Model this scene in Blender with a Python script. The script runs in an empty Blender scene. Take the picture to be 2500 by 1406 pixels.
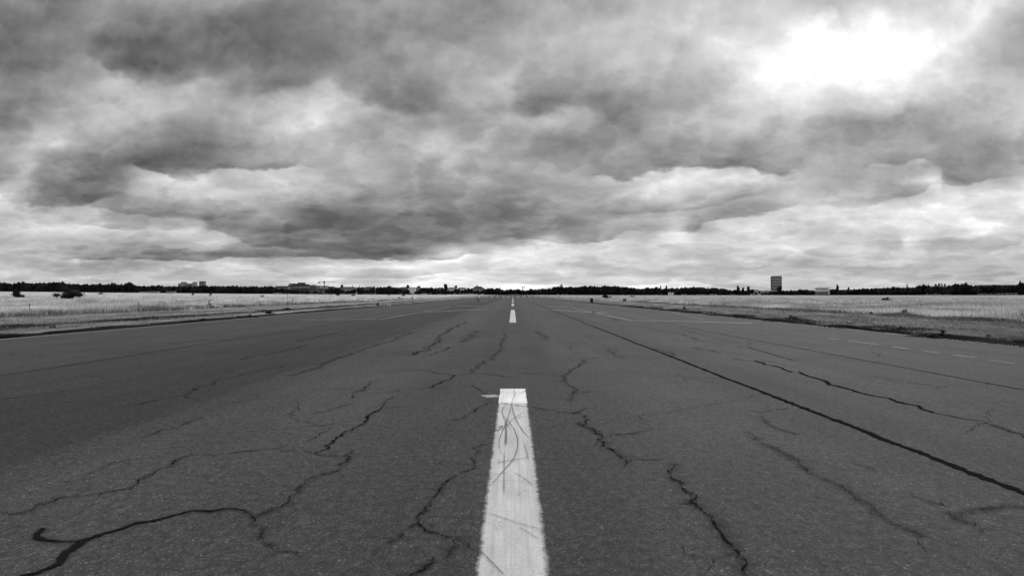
import bpy, math, random
import numpy as np
from mathutils import Vector
R = math.radians
random.seed(7); RNG = np.random.default_rng(11)
SC = bpy.context.scene
C = SC.collection

# ------------------------------------------------------------------ camera
H = 1.6; F = 1889.0; VX, VY = 1252.0, 721.0       # eye height, focal length (photo px), vanishing point
PITCH = math.atan((VY-703)/F); YAW = math.atan((VX-1250)/F)
cam_d = bpy.data.cameras.new('camera'); cam = bpy.data.objects.new('camera', cam_d); C.objects.link(cam)
cam_d.sensor_width = 36; cam_d.lens = 36*F/2500; cam_d.clip_start = .1; cam_d.clip_end = 20000
cam.location = (0, 0, H); cam.rotation_euler = (R(90)+PITCH, 0, YAW)
SC.camera = cam
SC.render.resolution_x, SC.render.resolution_y = 1024, 575
SC.view_settings.view_transform = 'Standard'; SC.view_settings.look = 'None'
SC.view_settings.exposure = 0; SC.view_settings.gamma = 1

# ------------------------------------------------------------------ node helpers
class NG:
    """tiny expression builder over a node tree"""
    def __init__(s, nt): s.nt = nt; nt.nodes.clear()
    def n(s, t, **k):
        nd = s.nt.nodes.new(t)
        for a, v in k.items(): setattr(nd, a, v)
        return nd
    def put(s, inp, v):
        if isinstance(v, bpy.types.NodeSocket): s.nt.links.new(v, inp)
        elif v is not None: inp.default_value = v
    def m(s, op, a, b=None, c=None, clamp=False):
        nd = s.n('ShaderNodeMath', operation=op, use_clamp=clamp)
        s.put(nd.inputs[0], a); s.put(nd.inputs[1], b); s.put(nd.inputs[2], c)
        return nd.outputs[0]
    def add(s, a, b): return s.m('ADD', a, b)
    def sub(s, a, b): return s.m('SUBTRACT', a, b)
    def mul(s, a, b): return s.m('MULTIPLY', a, b)
    def div(s, a, b): return s.m('DIVIDE', a, b)
    def clamp(s, a): return s.m('ADD', a, 0.0, clamp=True)
    def rng(s, v, a, b, c=0.0, d=1.0, smooth=False):
        nd = s.n('ShaderNodeMapRange', interpolation_type='SMOOTHSTEP' if smooth else 'LINEAR')
        for i, x in enumerate((v, a, b, c, d)): s.put(nd.inputs[i], x)
        return nd.outputs[0]
    def mix(s, f, a, b):
        nd = s.n('ShaderNodeMix', data_type='FLOAT')
        s.put(nd.inputs[0], f); s.put(nd.inputs[2], a); s.put(nd.inputs[3], b)
        return nd.outputs[0]
    def xyz(s, x, y, z=0.0):
        nd = s.n('ShaderNodeCombineXYZ')
        for i, v in enumerate((x, y, z)): s.put(nd.inputs[i], v)
        return nd.outputs[0]
    def sep(s, v):
        nd = s.n('ShaderNodeSeparateXYZ'); s.put(nd.inputs[0], v); return nd.outputs
    def noise(s, vec, scale, detail=4, rough=.5, dist=0.0, dim='3D'):
        nd = s.n('ShaderNodeTexNoise', noise_dimensions=dim)
        s.put(nd.inputs['Vector'], vec); nd.inputs['Scale'].default_value = scale
        nd.inputs['Detail'].default_value = detail; nd.inputs['Roughness'].default_value = rough
        nd.inputs['Distortion'].default_value = dist
        return nd.outputs[0]
    def noisec(s, vec, scale, detail=4, rough=.5):
        nd = s.n('ShaderNodeTexNoise')
        s.put(nd.inputs['Vector'], vec); nd.inputs['Scale'].default_value = scale
        nd.inputs['Detail'].default_value = detail; nd.inputs['Roughness'].default_value = rough
        return nd.outputs[1]
    def ramp(s, f, stops, interp='LINEAR'):
        nd = s.n('ShaderNodeValToRGB'); r = nd.color_ramp; r.interpolation = interp
        while len(r.elements) > 1: r.elements.remove(r.elements[-1])
        r.elements[0].position = stops[0][0]; r.elements[0].color = (stops[0][1],)*3+(1,)
        for p, v in stops[1:]:
            e = r.elements.new(p); e.color = (v, v, v, 1)
        s.put(nd.inputs[0], f)
        return nd.outputs[0]
    def vscale(s, v, sx, sy, sz=1.0, off=(0, 0, 0)):
        nd = s.n('ShaderNodeVectorMath', operation='MULTIPLY_ADD')
        s.put(nd.inputs[0], v); nd.inputs[1].default_value = (sx, sy, sz); nd.inputs[2].default_value = off
        return nd.outputs[0]

# ------------------------------------------------------------------ sky
SUN_AZ = math.atan((2075-1252)/F); SUN_EL = R(24)
W = bpy.data.worlds.new('World'); SC.world = W; W.use_nodes = True
g = NG(W.node_tree)
tc = g.n('ShaderNodeTexCoord').outputs['Generated']
dx, dy, dz = g.sep(tc)
dya = g.m('MAXIMUM', g.m('ABSOLUTE', dy), .03)
a = g.div(dx, dya); b = g.m('MAXIMUM', g.div(dz, dya), 0.0)          # direction on the plane ahead
bk = g.add(b, .07)
ly = g.m('LOGARITHM', bk, math.e)
cx = g.mul(a, 4.2); cy = g.mul(ly, -1.9)                            # flattened towards the horizon
cp = g.xyz(cx, cy, 3.7)
# ragged displacement of the big cloud masses, smaller towards the horizon
wv = g.noisec(cp, 1.8, 2, .5); wx, wy, _ = g.sep(wv)
wv2 = g.noisec(g.vscale(cp, 1, 1, 1, (5, 3, 1)), 5.5, 3, .55); wx2, wy2, _2 = g.sep(wv2)
ax = g.m('MULTIPLY_ADD', g.sub(wx, .5), g.mul(bk, .16), g.m('MULTIPLY_ADD', g.sub(wx2, .5), g.mul(bk, .17), a))
by = g.m('MULTIPLY_ADD', g.sub(wy, .5), g.mul(bk, .06), g.m('MULTIPLY_ADD', g.sub(wy2, .5), g.mul(bk, .10), b))
SKY = {   # brightness of the cloud layer ahead, by height above the horizon: each 100 units across
 0:  [135,130,140,150,150,145,145,140,150,145,150,145,136,152,165,175,178,200,188,195,188,198,208,220,225,190],
 50: [125,128,138,136,125,118,122,125,138,136,134,130,132,152,168,182,190,198,186,205,232,(2050,200),248,234,226,205,150],
 100:[112,120,122,104,103,112,120,122,130,130,150,150,168,175,178,178,182,200,232,214,250,262,252,236,190,152],
 150:[108,108,135,108,102,122,130,128,130,135,138,160,166,175,170,185,186,205,205,232,258,268,255,216,174,160],
 200:[125,128,150,178,158,168,146,150,168,150,134,152,185,(1245,190),150,142,165,178,188,218,240,250,242,230,214,198,185],
 250:[118,125,165,190,185,165,172,188,222,190,126,151,168,(1240,176),128,134,152,160,188,221,222,211,201,196,182,178,186],
 300:[135,155,178,168,150,146,160,192,232,(860,205),168,145,141,(1150,145),173,175,169,133,151,179,198,189,171,143,139,158,173,179],
 350:[188,205,178,140,122,128,145,182,196,162,160,(1060,187),172,162,157,142,142,134,147,147,142,142,147,148,148,148,142],
 400:[175,(55,200),178,130,122,115,118,158,165,178,172,158,169,175,169,151,127,123,141,133,148,145,169,145,143,139,143],
 440:[132,(60,170),128,112,136,(350,188),182,180,188,202,188,182,166,160,150,138,160,155,205,212,204,176,170,166,176,(2290,240),162,150,192],
 480:[208,(70,165),126,124,165,188,198,190,176,165,150,145,138,122,135,155,172,208,182,160,172,192,184,165,204,222,230],
 520:[195,190,196,170,150,136,150,140,108,106,108,110,114,138,140,150,165,165,155,170,192,208,226,222,214,214],
 560:[202,206,196,196,190,(470,205),150,128,114,104,106,108,112,120,135,150,172,162,(1650,215),172,222,212,186,208,203,210,226,212],
 590:[170,165,165,160,166,186,(550,170),128,110,106,106,118,124,138,168,(1370,220),182,182,206,(1680,225),212,204,210,196,(2215,235),195,186,180],
 620:[168,166,150,140,134,128,122,126,126,112,116,(1165,200),240,(1290,240),225,212,205,205,200,196,205,195,186,196,186,176,180],
 650:[188,176,160,156,180,192,202,192,206,202,225,198,218,208,198,192,186,176,180,172,166,166,170,166,170,180],
 680:[192,196,190,190,190,186,186,188,205,182,190,225,222,208,206,206,196,192,188,186,186,190,180,176,170,170],
 708:[200,200,200,200,200,204,206,215,228,232,235,238,242,240,235,228,232,225,205,202,205,205,202,200,190,185]}
u = g.rng(ax, -0.72, 0.72)
def upos(px): return ((px-VX)/F+.72)/1.44
val = None; prev = None
for py in sorted(SKY):
    xs = []; k = 0
    for e in SKY[py]:
        if isinstance(e, tuple): xs.append(e)
        else: xs.append((k*100, e)); k += 1
    xs = sorted(xs)[:32]
    r = g.ramp(u, [(upos(x), v/320.0) for x, v in xs], 'CARDINAL')
    bv = (VY-py)/F
    if val is None: val = r
    else: val = g.mix(g.rng(by, prev, bv), val, r)
    prev = bv
val = g.mul(val, 320/255.0)
# billows: lit tops, dark undersides, at several sizes
def relief(scale, off, dt, rough):
    n1 = g.noise(cp, scale, dt, rough); n2 = g.noise(g.vscale(cp, 1, 1, 1, (off*.4, off, 0)), scale, dt, rough)
    return g.sub(n1, n2)
r1 = relief(1.6, -.22, 4, .5)
r2 = relief(5.0, -.08, 3, .5)
nf = g.noise(g.vscale(cp, 1, 1, 1, (2, 7, 5)), 2.2, 4, .5)
nm = g.noise(g.vscale(cp, .8, 1, 1, (9, 1, 2)), 9.0, 4, .55)
r3 = relief(12.0, -.03, 4, .55)
det = g.add(g.mul(r1, .20), g.add(g.mul(r2, .14), g.add(g.mul(r3, .03), g.add(g.mul(g.sub(nf, .5), .10), g.mul(g.sub(nm, .5), .03)))))
# cloud bases: along each line the layer is dark just above and light just below
ed = g.noise(g.vscale(cp, 1, 1, 1, (4, 4, 4)), 13, 4, .65); by_e = g.m('MULTIPLY_ADD', g.sub(ed, .5), g.mul(bk, .022), by)
evar = g.rng(g.noise(g.vscale(cp, 1, 1, 1, (6, 1, 9)), 3.2, 3, .5), .36, .60, .45, 1.3)
EDGES = [  # points (across, height), strength, depth of the shading, softness
 ([(1589,569),(1697,562),(1743,539),(1815,532),(1861,528),(1897,514),(1953,501),(2061,508),(2123,506),(2154,493),(2226,480),(2272,457),(2354,452),(2405,442),(2520,424)],.09,26,5),
 ([(1440,440),(1471,431),(1538,436),(1568,426),(1609,416),(1686,411),(1763,408),(1794,405),(1840,416),(1918,426),(1984,411)],.11,34,6),
 ([(2100,412),(2140,402),(2200,395),(2262,385),(2285,392)],.08,22,5),
 ([(150,632),(195,634),(360,634),(493,639),(565,632),(719,629),(873,632),(1007,639),(1104,634),(1140,624),(1175,617)],.12,14,3),
 ([(60,492),(77,501),(154,508),(205,498),(247,483),(275,474)],.10,30,5),
 ([(300,400),(329,411),(385,426),(452,439),(503,426),(544,406),(591,408),(642,413),(693,406),(740,400)],.11,36,6),
 ([(205,505),(226,508),(308,519),(411,529),(478,537),(539,524),(616,519),(680,515)],.06,16,4),
 ([(170,540),(190,544),(257,557),(318,562),(426,560),(460,556)],.06,12,3),
 ([(210,120),(267,170),(329,205),(400,205),(480,192),(560,205),(620,232),(700,215),(780,195),(860,238),(960,270),(1030,268),(1080,282)],.06,55,16),
 ([(1200,572),(1250,580),(1327,588),(1404,598),(1481,588),(1522,575),(1590,552)],.09,20,4),
 ([(470,545),(493,555),(560,580),(616,596),(719,606),(800,610)],.08,26,4),
 ([(1500,528),(1532,524),(1635,519),(1738,503),(1866,478),(1930,468)],.06,18,5),
 ([(740,679),(770,679),(870,681),(976,680),(1068,668),(1120,664)],.08,7,2),
 ([(1240,268),(1280,278),(1340,285),(1370,262),(1400,270),(1470,285),(1540,330),(1570,338)],.05,40,14),
 ([(1030,325),(1080,338),(1130,332),(1190,318),(1230,300)],.05,30,10),
 ([(1180,690),(1300,694),(1500,697),(1600,694),(1640,684),(1710,685),(1760,700),(1900,702)],.07,6,2)]
for pts, amp, dep, soft in EDGES:
    nd = g.n('ShaderNodeValToRGB'); r = nd.color_ramp; r.interpolation = 'EASE' if False else 'LINEAR'
    while len(r.elements) > 1: r.elements.remove(r.elements[-1])
    for i, (px, py) in enumerate(pts):
        e = r.elements[0] if i == 0 else r.elements.new(upos(px))
        e.position = upos(px); e.color = ((VY-py)/F/.4, 0.0 if i in (0, len(pts)-1) else 1.0, 0, 1)
    g.put(nd.inputs[0], u)
    sc_ = g.n('ShaderNodeSeparateColor'); g.put(sc_.inputs[0], nd.outputs[0])
    d = g.m('MULTIPLY_ADD', sc_.outputs[0], -.4, by_e)
    st = g.rng(d, -soft/F, soft/F, 1, -1.1, smooth=True)
    ex = g.m('POWER', .3679, g.mul(g.m('ABSOLUTE', d), F/dep))
    val = g.m('MULTIPLY_ADD', g.mul(g.mul(st, ex), g.mul(evar, amp)), sc_.outputs[1], val)
# crisper overlapping cloud sheets: each patch brightens at its upper rim and darkens behind it
def sheet(scale, off, dt, soft, amp):
    n1 = g.noise(g.vscale(cp, 1, 1, 1, off), scale, dt, .52)
    e1 = g.rng(n1, .5-soft, .5+soft*.4, 0, 1, smooth=True); fade = g.rng(n1, .5, .72, 1.0, .0)
    return g.mul(g.sub(g.mul(e1, fade), .32), amp)
low = g.rng(b, .05, .30, 1.0, .45)
sh = g.add(sheet(1.25, (3, 4, 8), 5, .09, .085), g.add(g.mul(sheet(2.9, (8, 2, 1), 4, .06, .08), low), g.mul(sheet(5.5, (1, 6, 3), 3, .06, .035), low)))
val = g.add(g.add(det, sh), val)
rag = g.noise(g.vscale(cp, 1, 1, 1, (2, 2, 6)), 3.6, 5, .55)
val = g.m('MULTIPLY_ADD', g.sub(rag, .5), g.rng(val, .76, 1.02, 0, .5), val)
# elsewhere (behind the viewer) a plain broken cloud layer
beh = g.add(.70, g.mul(g.sub(nf, .5), .7))
front = g.rng(g.div(dy, g.m('SQRT', g.m('MAXIMUM', g.sub(1.0, g.mul(dz, dz)), .0001))), .70, .82, smooth=True)
val = g.mix(front, beh, val)
val = g.m('MAXIMUM', g.sub(val, .015), .2)
lin = g.m('POWER', val, 2.2)
# overhead the overcast layer is brightest (outside the picture)
zen = g.rng(dz, .40, .75, smooth=True)
lin = g.mul(lin, g.m('MULTIPLY_ADD', zen, 1.9, 1.0))
sky = g.n('ShaderNodeTexSky', sky_type='NISHITA'); sky.sun_disc = False
sky.sun_elevation = SUN_EL; sky.sun_rotation = SUN_AZ; sky.air_density = 1; sky.dust_density = 2
bw = g.n('ShaderNodeRGBToBW'); g.put(bw.inputs[0], sky.outputs[0])
lin = g.m('MULTIPLY_ADD', bw.outputs[0], .02, g.mul(lin, 9.6))      # thin veil of clear sky light through the clouds
bg = g.n('ShaderNodeBackground'); g.put(bg.inputs[0], lin); bg.inputs[1].default_value = .1
wo = g.n('ShaderNodeOutputWorld'); g.put(wo.inputs[0], bg.outputs[0])

sd = bpy.data.lights.new('sun', 'SUN'); sd.energy = 1.1; sd.angle = R(14)
sun = bpy.data.objects.new('sun', sd); C.objects.link(sun)
sun.rotation_euler = (R(90)-SUN_EL, 0, math.pi-SUN_AZ)
sun.rotation_euler = Vector((math.sin(SUN_AZ)*math.cos(SUN_EL), math.cos(SUN_AZ)*math.cos(SUN_EL), math.sin(SUN_EL))).to_track_quat('Z', 'Y').to_euler()

# ------------------------------------------------------------------ materials
def mat(name):
    m = bpy.data.materials.new(name); m.use_nodes = True
    return m, NG(m.node_tree)
def finish(g, shader):
    o = g.n('ShaderNodeOutputMaterial'); g.put(o.inputs[0], shader)
def pbsdf(g, col, rough=.8, spec=.3, normal=None):
    p = g.n('ShaderNodeBsdfPrincipled')
    if isinstance(col, float): col = (col, col, col, 1)
    g.put(p.inputs['Base Color'], col); g.put(p.inputs['Roughness'], rough)
    p.inputs['Specular IOR Level'].default_value = spec
    if normal is not None: g.put(p.inputs['Normal'], normal)
    return p.outputs[0]
def bump(g, h, strength, dist):
    nd = g.n('ShaderNodeBump'); nd.inputs['Strength'].default_value = strength
    nd.inputs['Distance'].default_value = dist; g.put(nd.inputs['Height'], h)
    return nd.outputs[0]
def plain(name, v, var=.15, scale=2.0, rough=.8, spec=.25):
    m, g = mat(name)
    co = g.n('ShaderNodeTexCoord').outputs['Object']
    n = g.noise(co, scale, 4, .6)
    finish(g, pbsdf(g, g.mul(g.m('MULTIPLY_ADD', g.sub(n, .5), var*2, 1.0), v), rough, spec))
    return m

# asphalt -----------------------------------------------------------
M_asph, g = mat('asphalt')
co = g.n('ShaderNodeTexCoord').outputs['Object']
X, Y, Z = g.sep(co)
wob = g.noise(g.vscale(co, .3, .05), 1, 3, .6)
Xw = g.m('MULTIPLY_ADD', g.sub(wob, .5), .35, X)
lane = g.ramp(g.rng(Xw, -20, 20), [((x+20)/40, v) for x, v in
     [(-20,.90),(-14,.92),(-10.3,.82),(-10.1,.74),(-7.5,.60),(-4.85,.55),(-4.4,.86),(-3.4,.98),(-2.0,1.0),(-1.3,.82),(-.5,.78),(.7,.76),(1.2,.92),(2.6,.98),(4.0,.86),(4.25,.82),(5.6,.96),(8.6,.90),(8.8,.95),(16,.97)]])
strk = g.noise(g.vscale(co, 1.6, .06), 1, 5, .6)
blot = g.noise(g.vscale(co, 1.0, .45), .55, 5, .62)
mott = g.noise(co, 9, 4, .65)
v1 = g.n('ShaderNodeTexVoronoi', feature='F1'); v1.inputs['Scale'].default_value = 62; g.put(v1.inputs['Vector'], co)
stone = g.sep(v1.outputs['Color'])[0]; sd1 = v1.outputs['Distance']
stonev = g.mul(g.m('POWER', stone, 3.0), g.rng(sd1, .15, .5, 1, 0))
v2 = g.n('ShaderNodeTexVoronoi', feature='F1'); v2.inputs['Scale'].default_value = 23; g.put(v2.inputs['Vector'], co)
st2 = g.mul(g.m('GREATER_THAN', g.sep(v2.outputs['Color'])[1], .965), g.m('LESS_THAN', v2.outputs['Distance'], .22))
grit = g.noise(co, 120, 3, .7)
clod = g.noise(g.vscale(co, 1, .5), 17, 5, .85)
ghost = g.mul(g.m('LESS_THAN', g.m('ABSOLUTE', g.m('MULTIPLY_ADD', g.sub(g.noise(co, 3, 3), .5), .03, X)), .27), .06)
c_ = g.mul(lane, .066)
c_ = g.mul(c_, g.m('MULTIPLY_ADD', g.sub(strk, .5), .60, 1.0))
c_ = g.mul(c_, g.m('MULTIPLY_ADD', g.sub(blot, .5), .75, 1.0))
c_ = g.mul(c_, g.m('MULTIPLY_ADD', g.sub(mott, .5), .95, 1.0))
c_ = g.mul(c_, g.m('MULTIPLY_ADD', g.sub(grit, .5), .9, 1.0))
c_ = g.mul(c_, g.m('MULTIPLY_ADD', stonev, 2.9, .75))
c_ = g.mul(c_, g.m('MULTIPLY_ADD', g.sub(clod, .5), 2.9, 1.0))
c_ = g.m('MULTIPLY_ADD', st2, .13, c_)
c_ = g.mul(c_, g.add(1.0, ghost))
hh = g.add(g.mul(stonev, .8), g.mul(grit, .6))
finish(g, pbsdf(g, c_, .9, .12, bump(g, hh, .8, .008)))

M_conc, g = mat('edge_concrete')
co = g.n('ShaderNodeTexCoord').outputs['Object']
n = g.noise(co, 1.3, 5, .65)
finish(g, pbsdf(g, g.mul(g.m('MULTIPLY_ADD', g.sub(n, .5), .9, 1.0), .15), .85, .25))

# ground under the grass -------------------------------------------
M_grd, g = mat('meadow_ground')
co = g.n('ShaderNodeTexCoord').outputs['Object']; X, Y, Z = g.sep(co)
w1 = g.noise(g.vscale(co, .12, .035), 1, 4, .6)
u = g.m('MULTIPLY_ADD', g.sub(w1, .5), 1.8, X)
band = g.ramp(g.rng(u, -60, 60), [((x+60)/120, v) for x, v in
     [(-60,.42),(-42,.40),(-39,.27),(-37.5,.25),(-30,.25),(-26.5,.20),(-25,.13),(-23.6,.14),(-22.4,.27),(-20.9,.24),(-20.2,.06),(-18,.04),
      (15.4,.05),(16.3,.05),(17.2,.13),(20,.18),(27,.20),(29.5,.20),(32,.28),(60,.33)]])
big = g.noise(g.vscale(co, .02, .009), 1, 5, .6)
fine = g.noise(g.vscale(co, .9, .35), 1, 5, .7)
mid = g.noise(g.vscale(co, .12, .022), 1, 4, .6)
c_ = g.mul(band, g.m('MULTIPLY_ADD', g.sub(big, .5), 1.1, 1.0))
c_ = g.mul(c_, g.m('MULTIPLY_ADD', g.sub(fine, .5), .8, 1.0))
c_ = g.mul(c_, g.m('MULTIPLY_ADD', g.sub(mid, .5), 1.5, .92))
c_ = g.mul(c_, g.rng(g.noise(g.vscale(co, .30, .06), 1, 4, .65), .38, .60, .45, 1.15))
# the meadow left of the runway is drier and paler
c_ = g.mul(c_, g.mix(g.rng(X, -70, -20), 1.25, 1.0))
finish(g, pbsdf(g, c_, .95, .05, bump(g, fine, .5, .1)))

def grass_mat(name, v, trans, patch=.9, sx=.05, sy=.02):
    m, g = mat(name)
    co = g.n('ShaderNodeTexCoord').outputs['Object']; X, Y, Z = g.sep(co)
    isl = g.n('ShaderNodeNewGeometry').outputs['Random Per Island']
    big = g.noise(g.vscale(co, sx, sy, .1), 1, 4, .6)
    c_ = g.mul(g.m('MULTIPLY_ADD', g.sub(isl, .5), .6, 1.0), v)
    c_ = g.mul(c_, g.m('MULTIPLY_ADD', g.sub(big, .5), patch*2, 1.0))
    clump = g.noise(g.vscale(co, sx*6, sy*2.2, .1), 1, 4, .6)
    c_ = g.mul(c_, g.rng(clump, .38, .58, .36, 1.25))
    c_ = g.mul(c_, g.mix(g.rng(X, -60, 20), 1.2, 1.0))
    d = g.n('ShaderNodeBsdfDiffuse'); g.put(d.inputs[0], c_)
    t = g.n('ShaderNodeBsdfTranslucent'); g.put(t.inputs[0], c_)
    mx = g.n('ShaderNodeMixShader'); mx.inputs[0].default_value = trans
    g.put(mx.inputs[1], d.outputs[0]); g.put(mx.inputs[2], t.outputs[0])
    finish(g, mx.outputs[0]); return m
M_tall = grass_mat('dry_grass', .52, .45, .8, .06, .03)
M_short = grass_mat('mown_grass', .27, .35, .6, .2, .08)
M_edge = grass_mat('meadow_edge_growth', .16, .3, .7, .3, .1)
M_weed = grass_mat('verge_weed', .045, .2, .5, .3, .1)

def leaf_mat(name, v, var=.5):
    m, g = mat(name)
    isl = g.n('ShaderNodeNewGeometry').outputs['Random Per Island']
    rnd = g.n('ShaderNodeObjectInfo').outputs['Random']
    co = g.n('ShaderNodeTexCoord').outputs['Object']
    n = g.noise(co, .8, 3, .6)
    c_ = g.mul(g.m('MULTIPLY_ADD', g.sub(isl, .5), var, 1.0), v)
    c_ = g.mul(c_, g.m('MULTIPLY_ADD', rnd, .9, .55))
    c_ = g.mul(c_, g.m('MULTIPLY_ADD', g.sub(n, .5), 1.6, 1.0))
    finish(g, pbsdf(g, c_, .8, .1)); return m
M_leaf = leaf_mat('tree_foliage', .013)
M_bush = leaf_mat('shrub_foliage', .016)
M_pale_bush = leaf_mat('dry_shrub_foliage', .12)
M_bark = plain('bark', .05)

M_crack, g = mat('crack_void')
co = g.n('ShaderNodeTexCoord').outputs['Object']
al = g.rng(g.noise(co, 16, 4, .7), .40, .52, .12, 1.0)
p = g.n('ShaderNodeBsdfPrincipled'); p.inputs['Base Color'].default_value = (.009, .009, .009, 1)
p.inputs['Roughness'].default_value = 1; p.inputs['Specular IOR Level'].default_value = 0
g.put(p.inputs['Alpha'], al); finish(g, p.outputs[0])
M_seal = plain('bitumen_seal', .012, .3, 20, .95, .0)
# dirt and crumbled edges round the cracks: soft, broken outline
M_dirt, g = mat('crack_dirt')
uvn = g.n('ShaderNodeUVMap').outputs[0]; U, V, _z = g.sep(uvn)
co = g.n('ShaderNodeTexCoord').outputs['Object']
n = g.noise(co, 42, 5, .8); n2_ = g.noise(co, 3.0, 3, .6)
e = g.sub(1.0, g.m('ABSOLUTE', g.m('MULTIPLY_ADD', V, 2.0, -1.0)))
al = g.mul(g.m('POWER', e, 1.1), g.rng(g.add(n, g.mul(g.sub(n2_, .5), .5)), .47, .60, .03, .80))
p = g.n('ShaderNodeBsdfPrincipled'); p.inputs['Base Color'].default_value = (.022, .022, .022, 1)
p.inputs['Roughness'].default_value = .95; p.inputs['Specular IOR Level'].default_value = .1
g.put(p.inputs['Alpha'], al); finish(g, p.outputs[0])

def paint_mat(name, v, wear, feather, streak=True):
    m, g = mat(name)
    uvn = g.n('ShaderNodeUVMap').outputs[0]; U, V, _z = g.sep(uvn)
    co = g.n('ShaderNodeTexCoord').outputs['Object']; X, Y, Z = g.sep(co)
    n = g.noise(co, 45, 4, .75); n2 = g.noise(g.vscale(co, 1, .25), 5, 4, .65)
    st = g.noise(g.vscale(co, 1, .012), 42, 3, .6)
    grime = g.noise(g.vscale(co, 1, .3), 2.2, 4, .6)
    e = g.sub(1.0, g.m('ABSOLUTE', g.m('MULTIPLY_ADD', V, 2.0, -1.0)))
    if feather > 0:
        edge = g.rng(g.m('MULTIPLY_ADD', g.sub(g.noise(co, 7, 4, .7), .5), .30, e), 0, feather, .0, 1.0)
        al = g.rng(g.add(edge, g.mul(g.sub(g.noise(co, 70, 5, .8), .5), 1.5)), .15, .95)
    else: al = 1.0
    wr = g.rng(g.add(n, g.mul(g.sub(n2, .5), .9)), .70-wear, .82-wear, 1.0, .35)
    al = g.mul(al, wr)
    c_ = g.mul(g.m('MULTIPLY_ADD', g.sub(st, .5), .6, 1.0), v)
    c_ = g.mul(c_, g.m('MULTIPLY_ADD', g.sub(g.noise(g.vscale(co, 1, .03), 14, 3, .6), .5), .5, 1.0))
    c_ = g.mul(c_, g.m('MULTIPLY_ADD', g.sub(grime, .5), .8, 1.0))
    c_ = g.mul(c_, g.m('MULTIPLY_ADD', g.sub(n, .5), .9, 1.0))
    p = g.n('ShaderNodeBsdfPrincipled'); g.put(p.inputs['Base Color'], c_)
    p.inputs['Roughness'].default_value = .7; p.inputs['Specular IOR Level'].default_value = .25
    g.put(p.inputs['Alpha'], al); finish(g, p.outputs[0]); return m
M_paint = paint_mat('worn_white_paint', .46, .05, .20)
M_fresh = paint_mat('fresh_white_paint', .70, -.1, .05)
M_faint = paint_mat('faded_line_paint', .095, .16, .25)
M_skid, g = mat('tyre_skid')
uvn = g.n('ShaderNodeUVMap').outputs[0]; U, V, _z = g.sep(uvn)
co = g.n('ShaderNodeTexCoord').outputs['Object']
n = g.noise(co, 60, 3, .7)
e = g.sub(1.0, g.m('ABSOLUTE', g.m('MULTIPLY_ADD', V, 2.0, -1.0)))
endf = g.mul(g.rng(U, 0, .15), g.rng(U, 1.0, .85))
al = g.mul(g.mul(g.rng(e, 0, .6), g.rng(n, .3, .6, .2, .85)), endf)
p = g.n('ShaderNodeBsdfPrincipled'); p.inputs['Base Color'].default_value = (.06, .06, .06, 1)
p.inputs['Roughness'].default_value = .9; g.put(p.inputs['Alpha'], al); finish(g, p.outputs[0])

M_white = plain('white_board', .75, .1); M_black = plain('black_plastic', .015, .3)
M_darkboard = plain('dark_board', .03, .3); M_wood = plain('weathered_post', .12, .4, 6)
M_metal = plain('grey_metal', .25, .2); M_glass = plain('window_glass', .03, .2, 1, .25, .5)
M_render = plain('pale_render', .50, .12, .2); M_grey = plain('grey_render', .26, .2, .2)
M_dark = plain('dark_cladding', .05, .3, .2); M_roof = plain('dark_roof', .035, .3, .3)
M_vwhite = plain('white_render', .72, .1, .2); M_mgrey = plain('mid_grey_render', .13, .2, .2)
M_skin = plain('skin', .30, .05); M_cloth_w = plain('white_cloth', .75, .05); M_cloth_d = plain('dark_cloth', .02, .2)
M_cloth_g = plain('grey_cloth', .16, .2); M_hair = plain('hair', .02, .2); M_tyre = plain('rubber', .012, .2)

# ------------------------------------------------------------------ geometry helpers
def meshobj(name, verts, faces, m, parent=None, uvs=None, smooth=False, link=True):
    me = bpy.data.meshes.new(name)
    me.from_pydata([tuple(v) for v in verts], [], faces); 
    if uvs is not None:
        l = me.uv_layers.new(name='UVMap'); k = 0
        for f in faces:
            for vi in f: l.data[k].uv = uvs[vi]; k += 1
    me.materials.append(m)
    if smooth: me.polygons.foreach_set('use_smooth', [True]*len(me.polygons))
    me.update()
    o = bpy.data.objects.new(name, me)
    if link: C.objects.link(o)
    if parent is not None: o.parent = parent
    return o
def tris_obj(name, co, m, parent=None, quads=False):
    k = 4 if quads else 3
    co = np.asarray(co, dtype=np.float32).reshape(-1, 3); nf = len(co)//k
    me = bpy.data.meshes.new(name)
    me.vertices.add(len(co)); me.vertices.foreach_set('co', co.ravel())
    me.loops.add(len(co)); me.loops.foreach_set('vertex_index', np.arange(len(co), dtype=np.int32))
    me.polygons.add(nf); me.polygons.foreach_set('loop_start', np.arange(nf, dtype=np.int32)*k)
    me.polygons.foreach_set('loop_total', np.full(nf, k, dtype=np.int32))
    me.materials.append(m); me.update(calc_edges=True); me.validate()
    o = bpy.data.objects.new(name, me); C.objects.link(o)
    if parent is not None: o.parent = parent
    return o
def empty(name, loc=(0, 0, 0), rz=0):
    o = bpy.data.objects.new(name, None); C.objects.link(o); o.location = loc; o.rotation_euler = (0, 0, rz)
    o.empty_display_size = .2
    return o
def tag(o, label=None, cat=None, group=None, kind=None):
    if label: o['label'] = label
    if cat: o['category'] = cat
    if group: o['group'] = group
    if kind: o['kind'] = kind
    return o
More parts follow.
